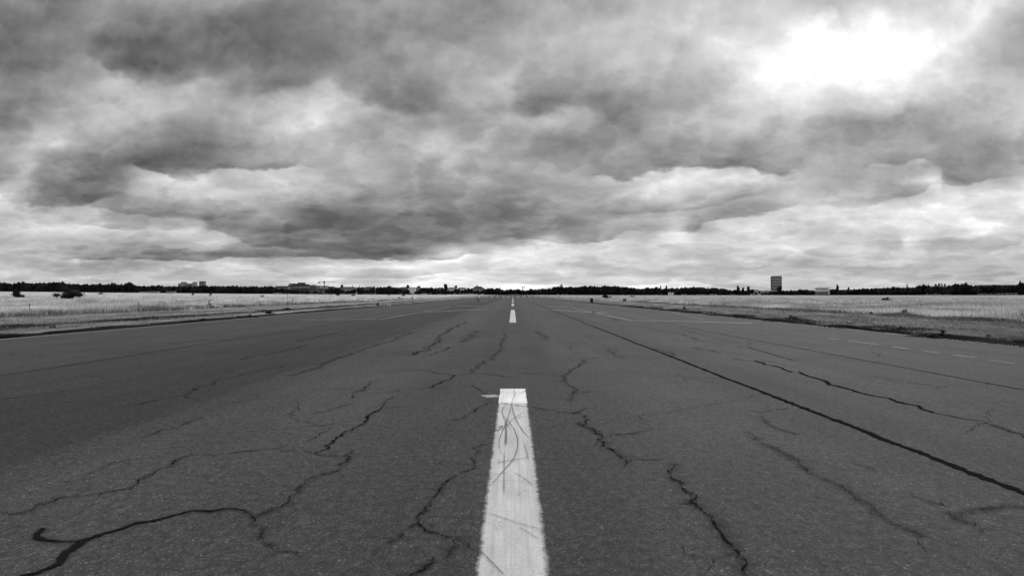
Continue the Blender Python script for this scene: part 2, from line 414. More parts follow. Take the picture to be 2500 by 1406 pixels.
class MB:
    def __init__(s): s.v = []; s.f = []
    def box(s, x0, x1, y0, y1, z0, z1):
        k = len(s.v)
        s.v += [(x0,y0,z0),(x1,y0,z0),(x1,y1,z0),(x0,y1,z0),(x0,y0,z1),(x1,y0,z1),(x1,y1,z1),(x0,y1,z1)]
        s.f += [(k,k+3,k+2,k+1),(k+4,k+5,k+6,k+7),(k,k+1,k+5,k+4),(k+1,k+2,k+6,k+5),(k+2,k+3,k+7,k+6),(k+3,k,k+4,k+7)]
        return s
    def tube(s, p0, p1, r0, r1=None, n=8):
        r1 = r0 if r1 is None else r1
        p0 = Vector(p0); p1 = Vector(p1); d = (p1-p0).normalized()
        a = d.orthogonal().normalized(); b = d.cross(a); k = len(s.v)
        for p, r in ((p0, r0), (p1, r1)):
            for i in range(n):
                t = 2*math.pi*i/n; q = p+a*math.cos(t)*r+b*math.sin(t)*r; s.v.append(tuple(q))
        for i in range(n):
            j = (i+1) % n; s.f.append((k+i, k+j, k+n+j, k+n+i))
        s.f.append(tuple(k+i for i in reversed(range(n)))); s.f.append(tuple(k+n+i for i in range(n)))
        return s
    def prism(s, pts, y0, y1):
        """pts in x,z, extruded along y"""
        k = len(s.v); n = len(pts)
        s.v += [(x, y0, z) for x, z in pts]+[(x, y1, z) for x, z in pts]
        for i in range(n):
            j = (i+1) % n; s.f.append((k+i, k+j, k+n+j, k+n+i))
        s.f.append(tuple(k+i for i in reversed(range(n)))); s.f.append(tuple(k+n+i for i in range(n)))
        return s
    def ring(s, c, ax, r, rt, n=24, m=6):
        c = Vector(c); ax = Vector(ax).normalized(); a = ax.orthogonal().normalized(); b = ax.cross(a); k = len(s.v)
        for i in range(n):
            t = 2*math.pi*i/n; e = a*math.cos(t)+b*math.sin(t)
            for j in range(m):
                q = 2*math.pi*j/m; s.v.append(tuple(c+e*(r+rt*math.cos(q))+ax*rt*math.sin(q)))
        for i in range(n):
            for j in range(m):
                i2 = (i+1) % n; j2 = (j+1) % m
                s.f.append((k+i*m+j, k+i2*m+j, k+i2*m+j2, k+i*m+j2))
        return s
    def build(s, name, m, parent=None, smooth=False): return meshobj(name, s.v, s.f, m, parent, smooth=smooth)

# ------------------------------------------------------------------ terrain
AX = [-400, 0, 400, 800, 1252, 1500, 1900, 2500, 2900]
DD = [780, 800, 850, 1050, 1400, 1300, 1100, 900, 880]
YB = [710, 711.5, 715.2, 718.8, 719.8, 720.6, 720.8, 720.6, 720.4]
RR = [H+(VY-yb)/F*d for yb, d in zip(YB, DD)]
def Dline(px): return np.interp(px, AX, DD)
def zt(x, y):
    x = np.asarray(x, float); y = np.asarray(y, float)
    yy = np.maximum(y, 1.0); px = VX+F*x/yy
    D = np.interp(px, AX, DD); Rr = np.interp(px, AX, RR)
    s = np.clip((yy-120)/(D-120), 0, 1)
    z = Rr*s**1.5
    off = np.clip(np.maximum(-18.7-x-8, x-16-6)/30, 0, 1)
    z = z + off*.10*(np.sin(x*.13+y*.021)+np.sin(y*.047-x*.05))*np.clip(400/np.maximum(yy, 1), 0, 1)*np.clip(yy/60, 0, 1)
    return z
def Zf(x, y): return float(zt(x, y))
cp_, sp_ = math.cos(PITCH), math.sin(PITCH)
def ray(px, py):
    cx_, cz_ = (px-1250)/F, (703-py)/F
    dx_, dy_, dz_ = cx_, cp_-cz_*sp_, sp_+cz_*cp_
    c, s = math.cos(YAW), math.sin(YAW)
    return Vector((dx_*c-dy_*s, dx_*s+dy_*c, dz_))
def at(px, py, D):
    d = ray(px, py); t = D/d.y
    return Vector((d.x*t, D, H+d.z*t))
def ground(px, py):
    d = ray(px, py); t0 = 1.0; t = 1.0
    while t < 3000:
        t2 = t*1.01
        if H+d.z*t2 <= Zf(d.x*t2, d.y*t2):
            lo, hi = t, t2
            for _ in range(30):
                m_ = (lo+hi)/2
                if H+d.z*m_ <= Zf(d.x*m_, d.y*m_): hi = m_
                else: lo = m_
            return Vector((d.x*hi, d.y*hi, Zf(d.x*hi, d.y*hi)))
        t = t2
    return Vector((d.x*1000, d.y*1000, Zf(d.x*1000, d.y*1000)))
def flat(px, py):
    d = ray(px, py)
    if d.z > -.004: return ground(px, py)
    t = -H/d.z; p = Vector((d.x*t, d.y*t, 0)); p.z = Zf(p.x, p.y)
    if p.y > 118: return ground(px, py)
    return p
XL, XR = -18.7, 16.0
ys = [-400, -150, -60, -20, -5, 0]+list(np.linspace(3, 120, 40))+list(np.geomspace(126, 1600, 62))+[1800, 2200, 3000, 4500, 7000]
xs_l = -np.geomspace(18.7+2.3, 5000, 46)[::-1]
xs_r = np.geomspace(16+2.3, 5000, 46)
xs = list(xs_l)+[XL-1.0, XL]+list(np.linspace(XL, XR, 9)[1:-1])+[XR, XR+1.0]+list(xs_r)
XX, YY = np.meshgrid(xs, ys); ZZ = zt(XX, YY)
onrun = ((XX >= XL) & (XX <= XR) & (YY < 1350))
ZG = ZZ-np.where(onrun, .03, .0)
def gridfaces(nx, ny): return [(j*nx+i, j*nx+i+1, (j+1)*nx+i+1, (j+1)*nx+i) for j in range(ny-1) for i in range(nx-1)]
vg = np.stack([XX, YY, ZG], -1).reshape(-1, 3)
o = meshobj('ground', vg, gridfaces(len(xs), len(ys)), M_grd); tag(o, 'dry grass airfield ground', 'ground', kind='structure')
xr = [x for x in xs if XL <= x <= XR]; yr = [y for y in ys if -150 <= y < 1345]
XX2, YY2 = np.meshgrid(xr, yr)
vr = np.stack([XX2, YY2, zt(XX2, YY2)], -1).reshape(-1, 3)
runway = meshobj('runway', vr, gridfaces(len(xr), len(yr)), M_asph)
tag(runway, 'cracked dark asphalt runway running to the horizon', 'runway', kind='structure')

def ribbon(pts, widths, dz, jitter=0, step=None, wj=0.0, seed=0):
    """polyline on the ground -> strip verts/faces/uvs"""
    rnd = np.random.default_rng(seed)
    P = [np.array((p[0], p[1])) for p in pts]
    if not isinstance(widths, (list, tuple)): widths = [widths]*len(P)
    Q = []; Wd = []
    for i in range(len(P)-1):
        L = np.linalg.norm(P[i+1]-P[i]); dist = max(P[i][1], 1)
        st = step if step else max(.035, dist*.007)
        n = max(1, int(L/st)); 
        for k in range(n): Q.append(P[i]+(P[i+1]-P[i])*k/n); Wd.append(widths[i]+(widths[i+1]-widths[i])*k/n)
    Q.append(P[-1]); Wd.append(widths[-1]); Q = np.array(Q); Wd = np.array(Wd)
    n = len(Q)
    if jitter > 0 and n > 4:
        L = np.concatenate([[0], np.cumsum(np.linalg.norm(np.diff(Q, axis=0), axis=1))])
        off = np.zeros((n, 2))
        k_ = max(1, Q[:, 1].mean()/9)
        for lam, am in ((.6*k_, .14), (.22*k_, .34), (.09*k_, .62), (.045*k_, .75)):
            m = int(L[-1]/lam)+3
            kx = np.linspace(0, L[-1], m)
            for c in range(2): off[:, c] += np.interp(L, kx, rnd.normal(0, 1, m))*am*jitter*lam*.35
        e = np.minimum(1, np.minimum(np.arange(n), np.arange(n)[::-1])/3.0)[:, None]
        Q = Q+off*e
    T = np.gradient(Q, axis=0) if n > 1 else np.array([[0, 1]])
    T /= np.maximum(np.linalg.norm(T, axis=1, keepdims=True), 1e-9)
    N = np.stack([-T[:, 1], T[:, 0]], 1)
    wj_ = np.exp(rnd.normal(0, wj, n)) if wj else np.ones(n)
    h = (Wd*wj_/2)[:, None]
    A = Q-N*h; B = Q+N*h
    vs = []; uv = []
    za = zt(A[:, 0], A[:, 1]); zb = zt(B[:, 0], B[:, 1])
    for i in range(n):
        vs += [(A[i,0], A[i,1], za[i]+dz), (B[i,0], B[i,1], zb[i]+dz)]; uv += [(i/(n-1), 0), (i/(n-1), 1)]
    fs = [(2*i+1, 2*i, 2*i+2, 2*i+3) for i in range(n-1)]
    return vs, fs, uv, Q
class RB:
    def __init__(s): s.v = []; s.f = []; s.u = []
    def add(s, r):
        k = len(s.v); s.v += r[0]; s.f += [tuple(i+k for i in f) for f in r[1]]; s.u += r[2]; return r[3]
    def build(s, name, m, parent=None): return meshobj(name, s.v, s.f, m, parent, s.u)
def GP(l): return [flat(x, y) for x, y in l]

# pale concrete edging along both sides
for xe, nm in ((XL+.15, 'edge_strip'), (XR-.15, 'edge_strip')):
    rb = RB(); rb.add(ribbon([(xe, 2), (xe, 1300)], .34, .006, step=8)); rb.build(nm, M_conc, runway)

# centre line stripes (photo rows of their near and far ends)
S = .455
def stripe(y0, y1, m, w=S, x=0.0, dz=.004):
    n = max(2, int((y1-y0)/6)+1); yy = np.linspace(y0, y1, n)
    return meshobj('centre_stripe', *(lambda r: (r[0], r[1], m, runway, r[2]))(ribbon([(x, y) for y in yy], w, dz, step=5)))
def yd(py): return flat(1252, py).y
stripe(1.0, yd(949), M_paint)
stripe(yd(985), yd(949.5), M_fresh, S-.02, dz=.007)
ends = [(787.6, 756.5), (747, 741), (738, 735), (733.3, 731.6)]
for a_, b_ in ends: stripe(yd(a_), yd(b_), M_paint)
y = 262
while y < 1250:
    stripe(y, y+34, M_paint); y += 66
rb = RB(); rb.add(ribbon(GP([(1181, 968), (1217, 966)]), .35, .0045)); rb.build('paint_patch', paint_mat('smudged_paint', .30, .06, .2), runway)

# thin taxi and fillet lines
def line(p0, p1, w, m=None, n=1):
    P0, P1 = flat(*p0), flat(*p1)
    pts = [P0.lerp(P1, i/8) for i in range(9)]
    rb = RB(); rb.add(ribbon(pts, w, .005, step=max(.5, (P1-P0).length/20)))
    return rb.build('taxi_line', m or M_faint, runway)
M_line = paint_mat('line_paint', .145, .12, .2)
for p0, p1, w, m_ in [((613,783),(703,782),.6,M_faint),((733,781),(775,780.6),.8,M_line),((788,780.4),(930,779.3),1.0,M_line),
    ((929,779.4),(1098,749.3),.42,M_line),((872,781),(1062,750.6),.30,M_faint),((803,779),(1020,752),.22,M_faint),
    ((1036,761.6),(1100,759),1.5,M_line),((1098,758.8),(1185,754.6),1.5,M_line),((1112,746.4),(1186,748.6),1.9,M_line),((950,751.6),(976,751.6),1.6,M_line),((976,751),(1062,750.6),1.0,M_faint),
    ((1175,734.4),(1191,733.3),2.4,M_line),((1225,750),(1280,751.6),1.3,M_faint),
    ((1334,749.3),(1396,748.0),1.9,M_line),((1345,756.4),(1478,764.2),1.3,M_line),((1395,751),(1542,782.4),.36,M_line),((1542,782.4),(1700,785),1.0,M_line),((1700,785),(1838,789.4),.9,M_line),
    ((1412,750.5),(1608,783),.22,M_faint),((1420,750.5),(1620,778),.2,M_faint),((1310,754),(1345,756),1.0,M_faint),((1640,762),(1720,780),.18,M_faint)]:
    line(p0, p1, w*.72, m_)
for p0, p1 in [((2024,826),(2046,829)),((2071,832),(2149,842)),((2180,846.6),(2219,852)),((2248,856),(2292,861.5)),((2324,866),(2382,873.4)),((2416,879),(2477,887.6))]:
    line(p0, p1, .13)

# straight construction joints
def joint(p0, p1, w, j=.02, m=None):
    rb = RB(); rb.add(ribbon([flat(*p0), flat(*p1)], w, .006, jitter=j, step=.35, wj=.12, seed=int(p0[0])))
    rb.build('construction_joint', m or M_seal, runway)
rb = RB(); rb.add(ribbon([(4.13, 1), (4.13, 25), (4.2, 70)], [.085, .08, .06], .006, jitter=.10, step=.08, wj=.22, seed=5))
rb.add(ribbon([(4.2, 70), (4.3, 190)], [.07, .05], .006, step=2)); rb.build('construction_joint', M_seal, runway)
joint((0,918),(728,804.5),.035); joint((742,802.5),(880,780),.03); joint((724,833.6),(848,806),.045)
joint((872,807),(948,793),.03); joint((408,838),(520,828),.03,.15)
joint((1728,809),(2500,952),.035,.05); joint((1600,783),(1719,807),.03); joint((1821,846.5),(1938,880),.03,.1)
joint((1720,820),(1800,838),.02,.3); joint((1655,800),(1715,818),.02,.5)

# sealed and open cracks, traced where they run over the pavement
SEAL = [([(50,1408),(90,1400),(137,1380),(162,1355),(194,1323),(230,1310),(281,1296),(320,1280),(389,1270),(432,1260),(479,1248),(515,1250),(554,1242),(594,1245)],[.05,.05,.055,.06,.05,.04,.035,.04,.035,.03,.03,.035,.022,.012]),
 ([(103,1290),(92,1303),(100,1313),(112,1318),(144,1319),(194,1323)],[.035,.05,.05,.04,.03,.02]),
 ([(1843,881),(1865,890),(1903,896),(1934,908.6)],[.10,.06,.05,.07]),
 ([(1949,908),(1972,917),(2015,931.5),(2033,940),(2102,959.5),(2166,972),(2205,984),(2244,991),(2278,1007)],[.07,.06,.06,.09,.06,.045,.07,.05,.05])]
CR = [  # (points, width, dirt width)
 ([(2278,1007),(2352,1022),(2400,1030),(2425,1041),(2485,1058),(2500,1069)],.018,.14),
 ([(594,1245),(615,1262),(612,1276),(637,1292),(633,1310),(658,1328),(691,1342),(730,1350)],.008,.08),
 ([(615,1266),(648,1251),(687,1238),(707,1229),(711,1217),(756,1177),(792,1155)],.014,.10),
 ([(789,1161),(805,1150),(844,1144),(846,1129),(859,1110),(862,1100)],.015,.08),
 ([(0,1254),(36,1254),(97,1238),(144,1213),(216,1208),(273,1200),(313,1195),(331,1182),(374,1157),(424,1132),(453,1114),(496,1109)],.014,.10),
 ([(496,1109),(522,1112),(612,1100),(673,1094),(702,1087)],.012,.07),
 ([(684,1101),(725,1103),(766,1107),(792,1113),(829,1115),(859,1115)],.010,.07),
 ([(766,1107),(792,1098),(807,1087),(822,1074),(848,1057),(885,1041),(903,1022),(918,1006),(931,998)],[.02,.03,.05,.045,.03,.035,.05,.05,.03],.07),
 ([(931,998),(946,980),(960,968)],.012,.06),([(931,998),(965,995),(1011,996)],.006,.05),
 ([(859,972),(877,956),(892,950),(900,939),(915,930),(940,926)],.016,.10),
 ([(800,951),(877,952),(892,957.5),(929,959.5),(981,952),(1018,950),(1044,948),(1096,950)],.014,.06),
 ([(1044,948),(1063,941),(1085,928),(1107,916)],.035,.09),
 ([(929,907.6),(959,906),(1018,902),(1048,906),(1070,913),(1107,916),(1155,913),(1181,913),(1225,921),(1262,919)],.022,.10),
 ([(1155,909.5),(1174,891),(1192,880),(1212,880),(1214,865),(1222,839),(1233,813)],.016,.16),
 ([(885,870.6),(937,869),(1014,868.5),(1081,869),(1188,869)],.022,.10),
 ([(1011,867),(1044,847),(1070,822),(1107,802),(1137,785.5)],.045,.22),
 ([(1044,847),(1107,848)],.02,.1),([(1050,868),(1074,858),(1100,848),(1137,844)],.025,.15),([(922,856),(990,857),(1010,860),(1122,857)],.016,.12),
 ([(960,862),(1000,866),(1012,861)],.02,.2),
 ([(1142,828),(1150,820),(1155,813),(1165,806)],.02,.7),([(1130,836),(1142,828)],.02,.5),
 ([(299,994),(353,984),(450,966),(504,941),(576,918),(640,903),(700,893)],.016,.12),
 ([(450,966),(462,973),(490,977)],.010,.07),([(700,919),(774,898),(837,872),(900,848),(1007,811)],.02,.22),
 ([(590,880),(650,866),(700,854),(737,846.6),(752,842)],.022,.12),
 ([(350,1065),(420,1045),(500,1017),(560,1010)],.004,.06),([(160,1180),(250,1140),(320,1120)],.004,.08),
 ([(1180,1083),(1174,1092),(1162,1094),(1170,1108),(1162,1124),(1159,1131)],.008,.07),
 ([(1159,1131),(1140,1143),(1136,1152),(1099,1168),(1081,1178),(1070,1187),(1072,1203),(1059,1218),(1048,1229),(1044,1246),(1020,1261),(1018,1272),(1003,1287)],[.008,.012,.014,.018,.012,.014,.018,.014,.016,.016,.018,.016,.012],.08),
 ([(1003,1287),(985,1300),(945,1328)],.006,.06),([(1018,1272),(1040,1290),(1075,1303),(1110,1322),(1145,1340),(1157,1343)],[.014,.018,.012,.016,.014,.010],.06),
 ([(1060,1362),(1040,1382),(1020,1390),(1000,1408)],.016,.08),([(1060,1133),(1100,1131),(1150,1134)],.005,.05),
 ([(1300,993.6),(1262,991),(1215,982),(1185,980),(1170,994),(1147,1011),(1125,1022),(1103,1026)],.009,.08),([(1153,939),(1174,954),(1185,962)],.010,.09),
 ([(1300,993.6),(1344,1001),(1402,1009),(1429,1014),(1434,1028),(1422,1040),(1447,1052),(1465,1063)],.014,.10),([(1402,1009),(1425,998),(1453,996)],.012,.07),
 ([(1407,1031),(1434,1045),(1465,1063),(1482,1087),(1509,1105),(1531,1123),(1522,1140)],[.010,.014,.018,.022,.022,.02,.010],.14),
 ([(1469,1061),(1540,1060),(1585,1050),(1629,1051)],.008,.07),([(1536,1123),(1575,1122),(1612,1125)],.009,.05),
 ([(1649,1131),(1640,1149),(1647,1169),(1656,1185),(1674,1196),(1685,1214),(1687,1227),(1727,1245),(1758,1265),(1761,1292),(1776,1321),(1790,1345),(1807,1381),(1826,1408)],[.010,.014,.016,.016,.022,.028,.026,.02,.022,.02,.018,.024,.02,.016],.15),
 ([(1678,1358),(1714,1352),(1750,1358),(1790,1352)],.008,.10),([(1687,1227),(1660,1232)],.006,.05),
 ([(1376,918),(1340,915),(1300,912.6),(1262,910)],.018,.10),([(1376,918),(1379,912),(1407,898),(1438,876),(1465,873)],.016,.14),([(1389,876),(1438,875.6)],.014,.08),
 ([(1376,918),(1371,931),(1404,951),(1405,967),(1393,978),(1344,975)],.012,.12),([(1405,962),(1440,957),(1474,956)],.006,.07),
 ([(1487,851),(1500,865),(1522,873.5),(1580,873),(1638,872.6)],.014,.16),([(1600,850),(1625,858),(1648,868)],.02,.2),
 ([(1310,808),(1322,818),(1334,832)],.02,.35),([(1490,776),(1516,784)],.04,.35),
 ([(1825,1002.5),(1852,1006),(1896,1000),(1925,997.4)],.010,.07),([(1790,876),(1830,881),(1900,884)],.012,.16),([(1690,848),(1760,862)],.012,.16),
 ([(1826,1056),(1852,1076),(1886,1093),(1942,1127),(1972,1147),(2002,1164),(2058,1194),(2097,1216),(2127,1240),(2175,1272),(2214,1289),(2250,1310)],.008,.15),
 ([(1856,1015),(1882,1035),(1916,1050),(1950,1062)],.006,.12),([(2076,1127),(2108,1140),(2140,1153)],.005,.07),
 ([(2313,1252),(2343,1255),(2382,1248),(2440,1240),(2500,1237)],.006,.14),([(2313,1252),(2365,1274),(2400,1300)],.004,.10),([(2218,1201),(2265,1216),(2300,1235)],.003,.10),
 ([(2101,918),(2175,927),(2300,945)],.006,.12),([(1560,800),(1640,812),(1730,835)],.012,.22),
 ([(0,975),(70,966),(160,955)],.006,.12),([(1090,1370),(1110,1330)],.003,.07),
 ([(860,985),(800,1003),(760,1012)],.006,.09),([(760,893),(810,880),(850,868)],.01,.14),([(1195,1057),(1214,1052),(1225,1040)],.006,.09)]
dirt = RB(); crk = RB(); sl = RB()
for i, (p, w) in enumerate(SEAL):
    sl.add(ribbon(GP(p), [v*.85 for v in w], .008, jitter=.45, wj=.22, seed=100+i)); dirt.add(ribbon(GP(p), .13, .003, jitter=.3, seed=100+i))
for i, (p, w, dw) in enumerate(CR):
    gp = GP(p)
    w = [v*.62 for v in w] if isinstance(w, list) else w*.62
    Q = crk.add(ribbon(gp, w, .009, jitter=.85, wj=.45, seed=i))
    dirt.add(ribbon(gp, dw*1.25, .0032+.00004*i, jitter=.5, wj=.15, seed=i))
    rr = random.Random(i)
    for k in range(int(len(Q)/11)+2):                     # short side branches
        q = Q[rr.randrange(len(Q))]; s_ = max(q[1], 3)*.012; an = rr.uniform(0, 6.28); L = rr.uniform(.6, 2.2)*s_*4
        L = min(L, .8)*rr.choice((.35, .6, 1))
        crk.add(ribbon([q, q+np.array((math.cos(an), math.sin(an)))*L], [.0045, .0035, .002][:2], .0094, jitter=.9, wj=.3, seed=i*50+k))
sl.build('crack_sealant', M_seal, runway); crk.build('open_cracks', M_crack, runway); dirt.build('crumbled_crack_edges', M_dirt, runway)
# hairline map cracking spread over the old surface course
hc = RB(); rr = random.Random(3)
for i in range(270):
    x = rr.uniform(-17, 15); yv = rr.uniform(4, 30)**1.35+2
    n = rr.randint(3, 7); an = rr.choice((0, 0, math.pi/2))+rr.gauss(0, .45); q = np.array((x, yv)); pts = [q]
    for k in range(n):
        an += rr.gauss(0, .5); q = q+np.array((math.cos(an), math.sin(an)))*rr.uniform(.2, .8)*(1+yv*.02)
        if not XL+.6 < q[0] < XR-.6: break
        pts.append(q)
    if len(pts) > 2: hc.add(ribbon(pts, .005+yv*.00032, .0098, jitter=.8, wj=.4, seed=900+i))
hc.build('hairline_cracks', M_crack, runway)
# tyre and skid traces on the near centre stripe
def z4(l): return [flat(1130+x/2.777, 900+y/2.777) for x, y in l]
sk = RB()
def smoothpts(P, n=5):
    out = []
    for i in range(len(P)-1):
        p0 = P[max(i-1, 0)]; p1 = P[i]; p2 = P[i+1]; p3 = P[min(i+2, len(P)-1)]
        for k in range(n):
            t = k/n; out.append(.5*((2*p1)+(p2-p0)*t+(2*p0-5*p1+4*p2-p3)*t*t+(3*p1-p0-3*p2+p3)*t**3))
    out.append(P[-1]); return out
for i, (l, w) in enumerate([([(298,240),(272,272),(267,305),(290,360),(330,428)],.016),([(378,140),(342,200),(320,290),(290,380),(252,470),(248,540),(274,600)],.014),
  ([(280,560),(280,640),(279,870)],.012),([(270,310),(338,400),(370,480),(365,560),(335,628),(262,712),(170,825)],.016),([(333,240),(345,310),(380,385),(420,440),(468,492)],.018),
  ([(222,648),(330,625),(462,604)],.02),([(418,510),(446,625)],.010),([(345,708),(410,745),(482,802)],.012),([(158,978),(350,1045),(525,1096)],.014),([(375,1078),(520,1165)],.012),
  ([(118,1240),(200,1325),(285,1412)],.014),([(291,350),(293,430),(290,530)],.035),([(382,176),(430,150)],.02),([(352,138),(345,175)],.014),([(430,292),(340,345),(300,400)],.012),([(440,320),(350,345)],.012)]):
    sk.add(ribbon(smoothpts(z4(l)), w, .011+.0002*i, step=.04, seed=i))
sk.build('skid_marks', M_skid, runway)

# distant taxiway slabs crossing the right-hand meadow
def roadstrip(p0, p1, w, name, m, label):
    P0, P1 = flat(*p0), flat(*p1); pts = [P0.lerp(P1, i/30) for i in range(31)]
    vs, fs, uv, _ = ribbon(pts, w, .12, step=10); o = meshobj(name, vs, fs, m, None, uv); tag(o, label, 'taxiway', kind='structure')
M_taxi = plain('taxiway_concrete', .34, .3, .1)
roadstrip((1690,730.2),(2120,731.2),7,'taxiway',M_taxi,'pale concrete taxiway crossing the right meadow')
roadstrip((2130,728.2),(2520,728.4),9,'taxiway',M_taxi,'thin pale taxiway far out in the right meadow')

# ------------------------------------------------------------------ grass (uncountable)
def tufts(n, sampler, hfun, blades, spread, wfun, lean=.5):
    P = sampler(n); n = len(P)
    d = P[:, 1]
    h = hfun(P)*np.interp(d, [0, 120, 260], [1, 1, .45]); k = blades
    base = np.repeat(P, k, 0); hh = np.repeat(h, k)*RNG.uniform(.45, 1.15, n*k); ww = np.repeat(wfun(d), k)
    sp = np.repeat(spread(d), k)
    off = RNG.normal(0, 1, (n*k, 2))*sp[:, None]
    bx = base[:, 0]+off[:, 0]; by_ = base[:, 1]+off[:, 1]; bz = zt(bx, by_)
    an = RNG.uniform(0, 2*np.pi, n*k); ln = np.abs(RNG.normal(0, lean, n*k))*hh; la = RNG.uniform(0, 2*np.pi, n*k)
    A = np.stack([bx-np.cos(an)*ww, by_-np.sin(an)*ww, bz-.02], 1)
    B = np.stack([bx+np.cos(an)*ww, by_+np.sin(an)*ww, bz-.02], 1)
    T = np.stack([bx+np.cos(la)*ln, by_+np.sin(la)*ln, bz+hh], 1)
    return np.stack([A, B, T], 1).reshape(-1, 3)
def field_sampler(x0, x1, dmin, dmax, power=1.0, clump=0):
    def f(n):
        # denser near, sparser far: distance in 1/d
        u_ = RNG.uniform(0, 1, n*3); d = 1/((1/dmin)*(1-u_)+(1/dmax)*u_)
        ang = RNG.uniform(-.82, .82, n*3); x = d*ang
        ok = (x > x0) & (x < x1)
        P = np.stack([x[ok], d[ok]], 1)
        if clump:
            s_ = np.sin(P[:, 0]*.9+np.sin(P[:, 1]*.23)*2)+np.sin(P[:, 1]*.31+P[:, 0]*.37)+np.sin(P[:, 0]*2.3-P[:, 1]*.7)*.6
            P = P[s_+RNG.normal(0, 1.0, len(P)) > clump-1]
        return P[:n]
    return f
def nz(P, a, b): return (np.sin(P[:, 0]*a+np.sin(P[:, 1]*b)*1.7)+np.sin(P[:, 1]*b*1.3-P[:, 0]*a*.6))*.25+.5
tl = [tufts(30000, field_sampler(-900, -37.5, 46, 420), lambda P: .35+.55*nz(P, .21, .06), 9, lambda d: .16+d*.0016, lambda d: .012+d*.00022),
      tufts(30000, field_sampler(30.5, 900, 38, 420), lambda P: .30+.5*nz(P, .19, .07), 9, lambda d: .16+d*.0016, lambda d: .012+d*.00022)]
o = tris_obj('tall_grass', np.concatenate(tl), M_tall); tag(o, 'tall pale dry meadow grass on both sides of the runway', 'grass', kind='stuff')
ts = [tufts(22000, field_sampler(-38.5, -21, 20, 190), lambda P: .06+.10*nz(P, .8, .3), 8, lambda d: .10+d*.001, lambda d: .007+d*.00016),
      tufts(24000, field_sampler(17, 31, 18, 190), lambda P: .07+.12*nz(P, .7, .25), 8, lambda d: .10+d*.001, lambda d: .007+d*.00016)]
o = tris_obj('short_grass', np.concatenate(ts), M_short); tag(o, 'short mown grass strip beside the runway edge', 'grass', kind='stuff')
def edge_sampler(xa, sx, dmin, dmax, clumpy=True):
    def f(n):
        u_ = RNG.uniform(0, 1, n*2); d = 1/((1/dmin)*(1-u_)+(1/dmax)*u_)
        x = xa+RNG.normal(0, 1, n*2)*sx
        P = np.stack([x, d], 1)
        if clumpy:
            s_ = np.sin(d*.55)+np.sin(d*1.31+1)+np.sin(d*.23+2)
            P = P[s_+RNG.normal(0, .8, len(P)) > -.2]
        return P[:n]
    return f
tw = [tufts(7000, edge_sampler(-19.6, .28, 20, 330), lambda P: .04+.09*nz(P, 1, .7), 8, lambda d: .09+d*.001, lambda d: .012+d*.00018, 1.0),
      tufts(3000, edge_sampler(-19.3, .18, 20, 330, False), lambda P: .03+.05*nz(P, 1, .7), 8, lambda d: .09+d*.001, lambda d: .012+d*.00018, 1.0),
      tufts(2600, edge_sampler(-24.6, .6, 24, 200), lambda P: .05+.16*nz(P, 1, .5), 8, lambda d: .12+d*.001, lambda d: .012+d*.00018, .8),
      tufts(7000, edge_sampler(16.45, .25, 17, 330), lambda P: .04+.11*nz(P, 1, .6), 8, lambda d: .09+d*.001, lambda d: .012+d*.00018, 1.0),
      tufts(2500, edge_sampler(16.2, .15, 17, 330, False), lambda P: .03+.04*nz(P, 1, .6), 8, lambda d: .09+d*.001, lambda d: .012+d*.00018, 1.0),
      tufts(2600, edge_sampler(17.6, .6, 18, 120), lambda P: .04+.18*nz(P, 1, .4), 8, lambda d: .10+d*.001, lambda d: .010+d*.00018, .8)]
o = tris_obj('verge_weeds', np.concatenate(tw), M_weed); tag(o, 'low dark weeds growing along the edge of the pavement', 'weeds', kind='stuff')
te = [tufts(3800, edge_sampler(-38.6, .9, 50, 300), lambda P: .25+.3*nz(P, 1, .5), 8, lambda d: .25+d*.0016, lambda d: .012+d*.0002, .7),
      tufts(2200, edge_sampler(30.2, 1.2, 40, 200), lambda P: .12+.22*nz(P, 1, .5), 8, lambda d: .25+d*.0016, lambda d: .012+d*.0002, .7),
      tufts(5000, field_sampler(31, 900, 45, 300, clump=2.6), lambda P: .35+.5*nz(P, .3, .1), 9, lambda d: .5+d*.004, lambda d: .012+d*.00025, .7),
      tufts(2500, field_sampler(-900, -40, 60, 300, clump=2.8), lambda P: .35+.4*nz(P, .3, .1), 9, lambda d: .5+d*.004, lambda d: .012+d*.00025, .7)]
o = tris_obj('meadow_herbs', np.concatenate(te), M_edge); tag(o, 'greyish green herbs mixed into the tall meadow grass', 'herbs', kind='stuff')

# ------------------------------------------------------------------ trees and shrubs
def leafcloud(rnd, lobes, nleaf, size, quadr=1.0):
    """lobes: (x,y,z,rx,ry,rz). returns quads (n,4,3) of leaf clumps on and inside the lobes"""
    L = np.array(lobes); vol = L[:, 3]*L[:, 4]*L[:, 5]
    idx = rnd.choice(len(L), nleaf, p=vol/vol.sum())
    d = rnd.normal(0, 1, (nleaf, 3)); d /= np.linalg.norm(d, axis=1, keepdims=True)
    r = rnd.uniform(.55, 1.06, nleaf)**.6
    c = L[idx, :3]+d*L[idx, 3:6]*r[:, None]
    a = rnd.normal(0, 1, (nleaf, 3)); a /= np.linalg.norm(a, axis=1, keepdims=True)
    b = np.cross(a, rnd.normal(0, 1, (nleaf, 3))); b /= np.linalg.norm(b, axis=1, keepdims=True)
    s = (size*rnd.uniform(.5, 1.3, nleaf))[:, None]
    return np.stack([c-a*s, c-b*s*.6, c+a*s, c+b*s*.6], 1)
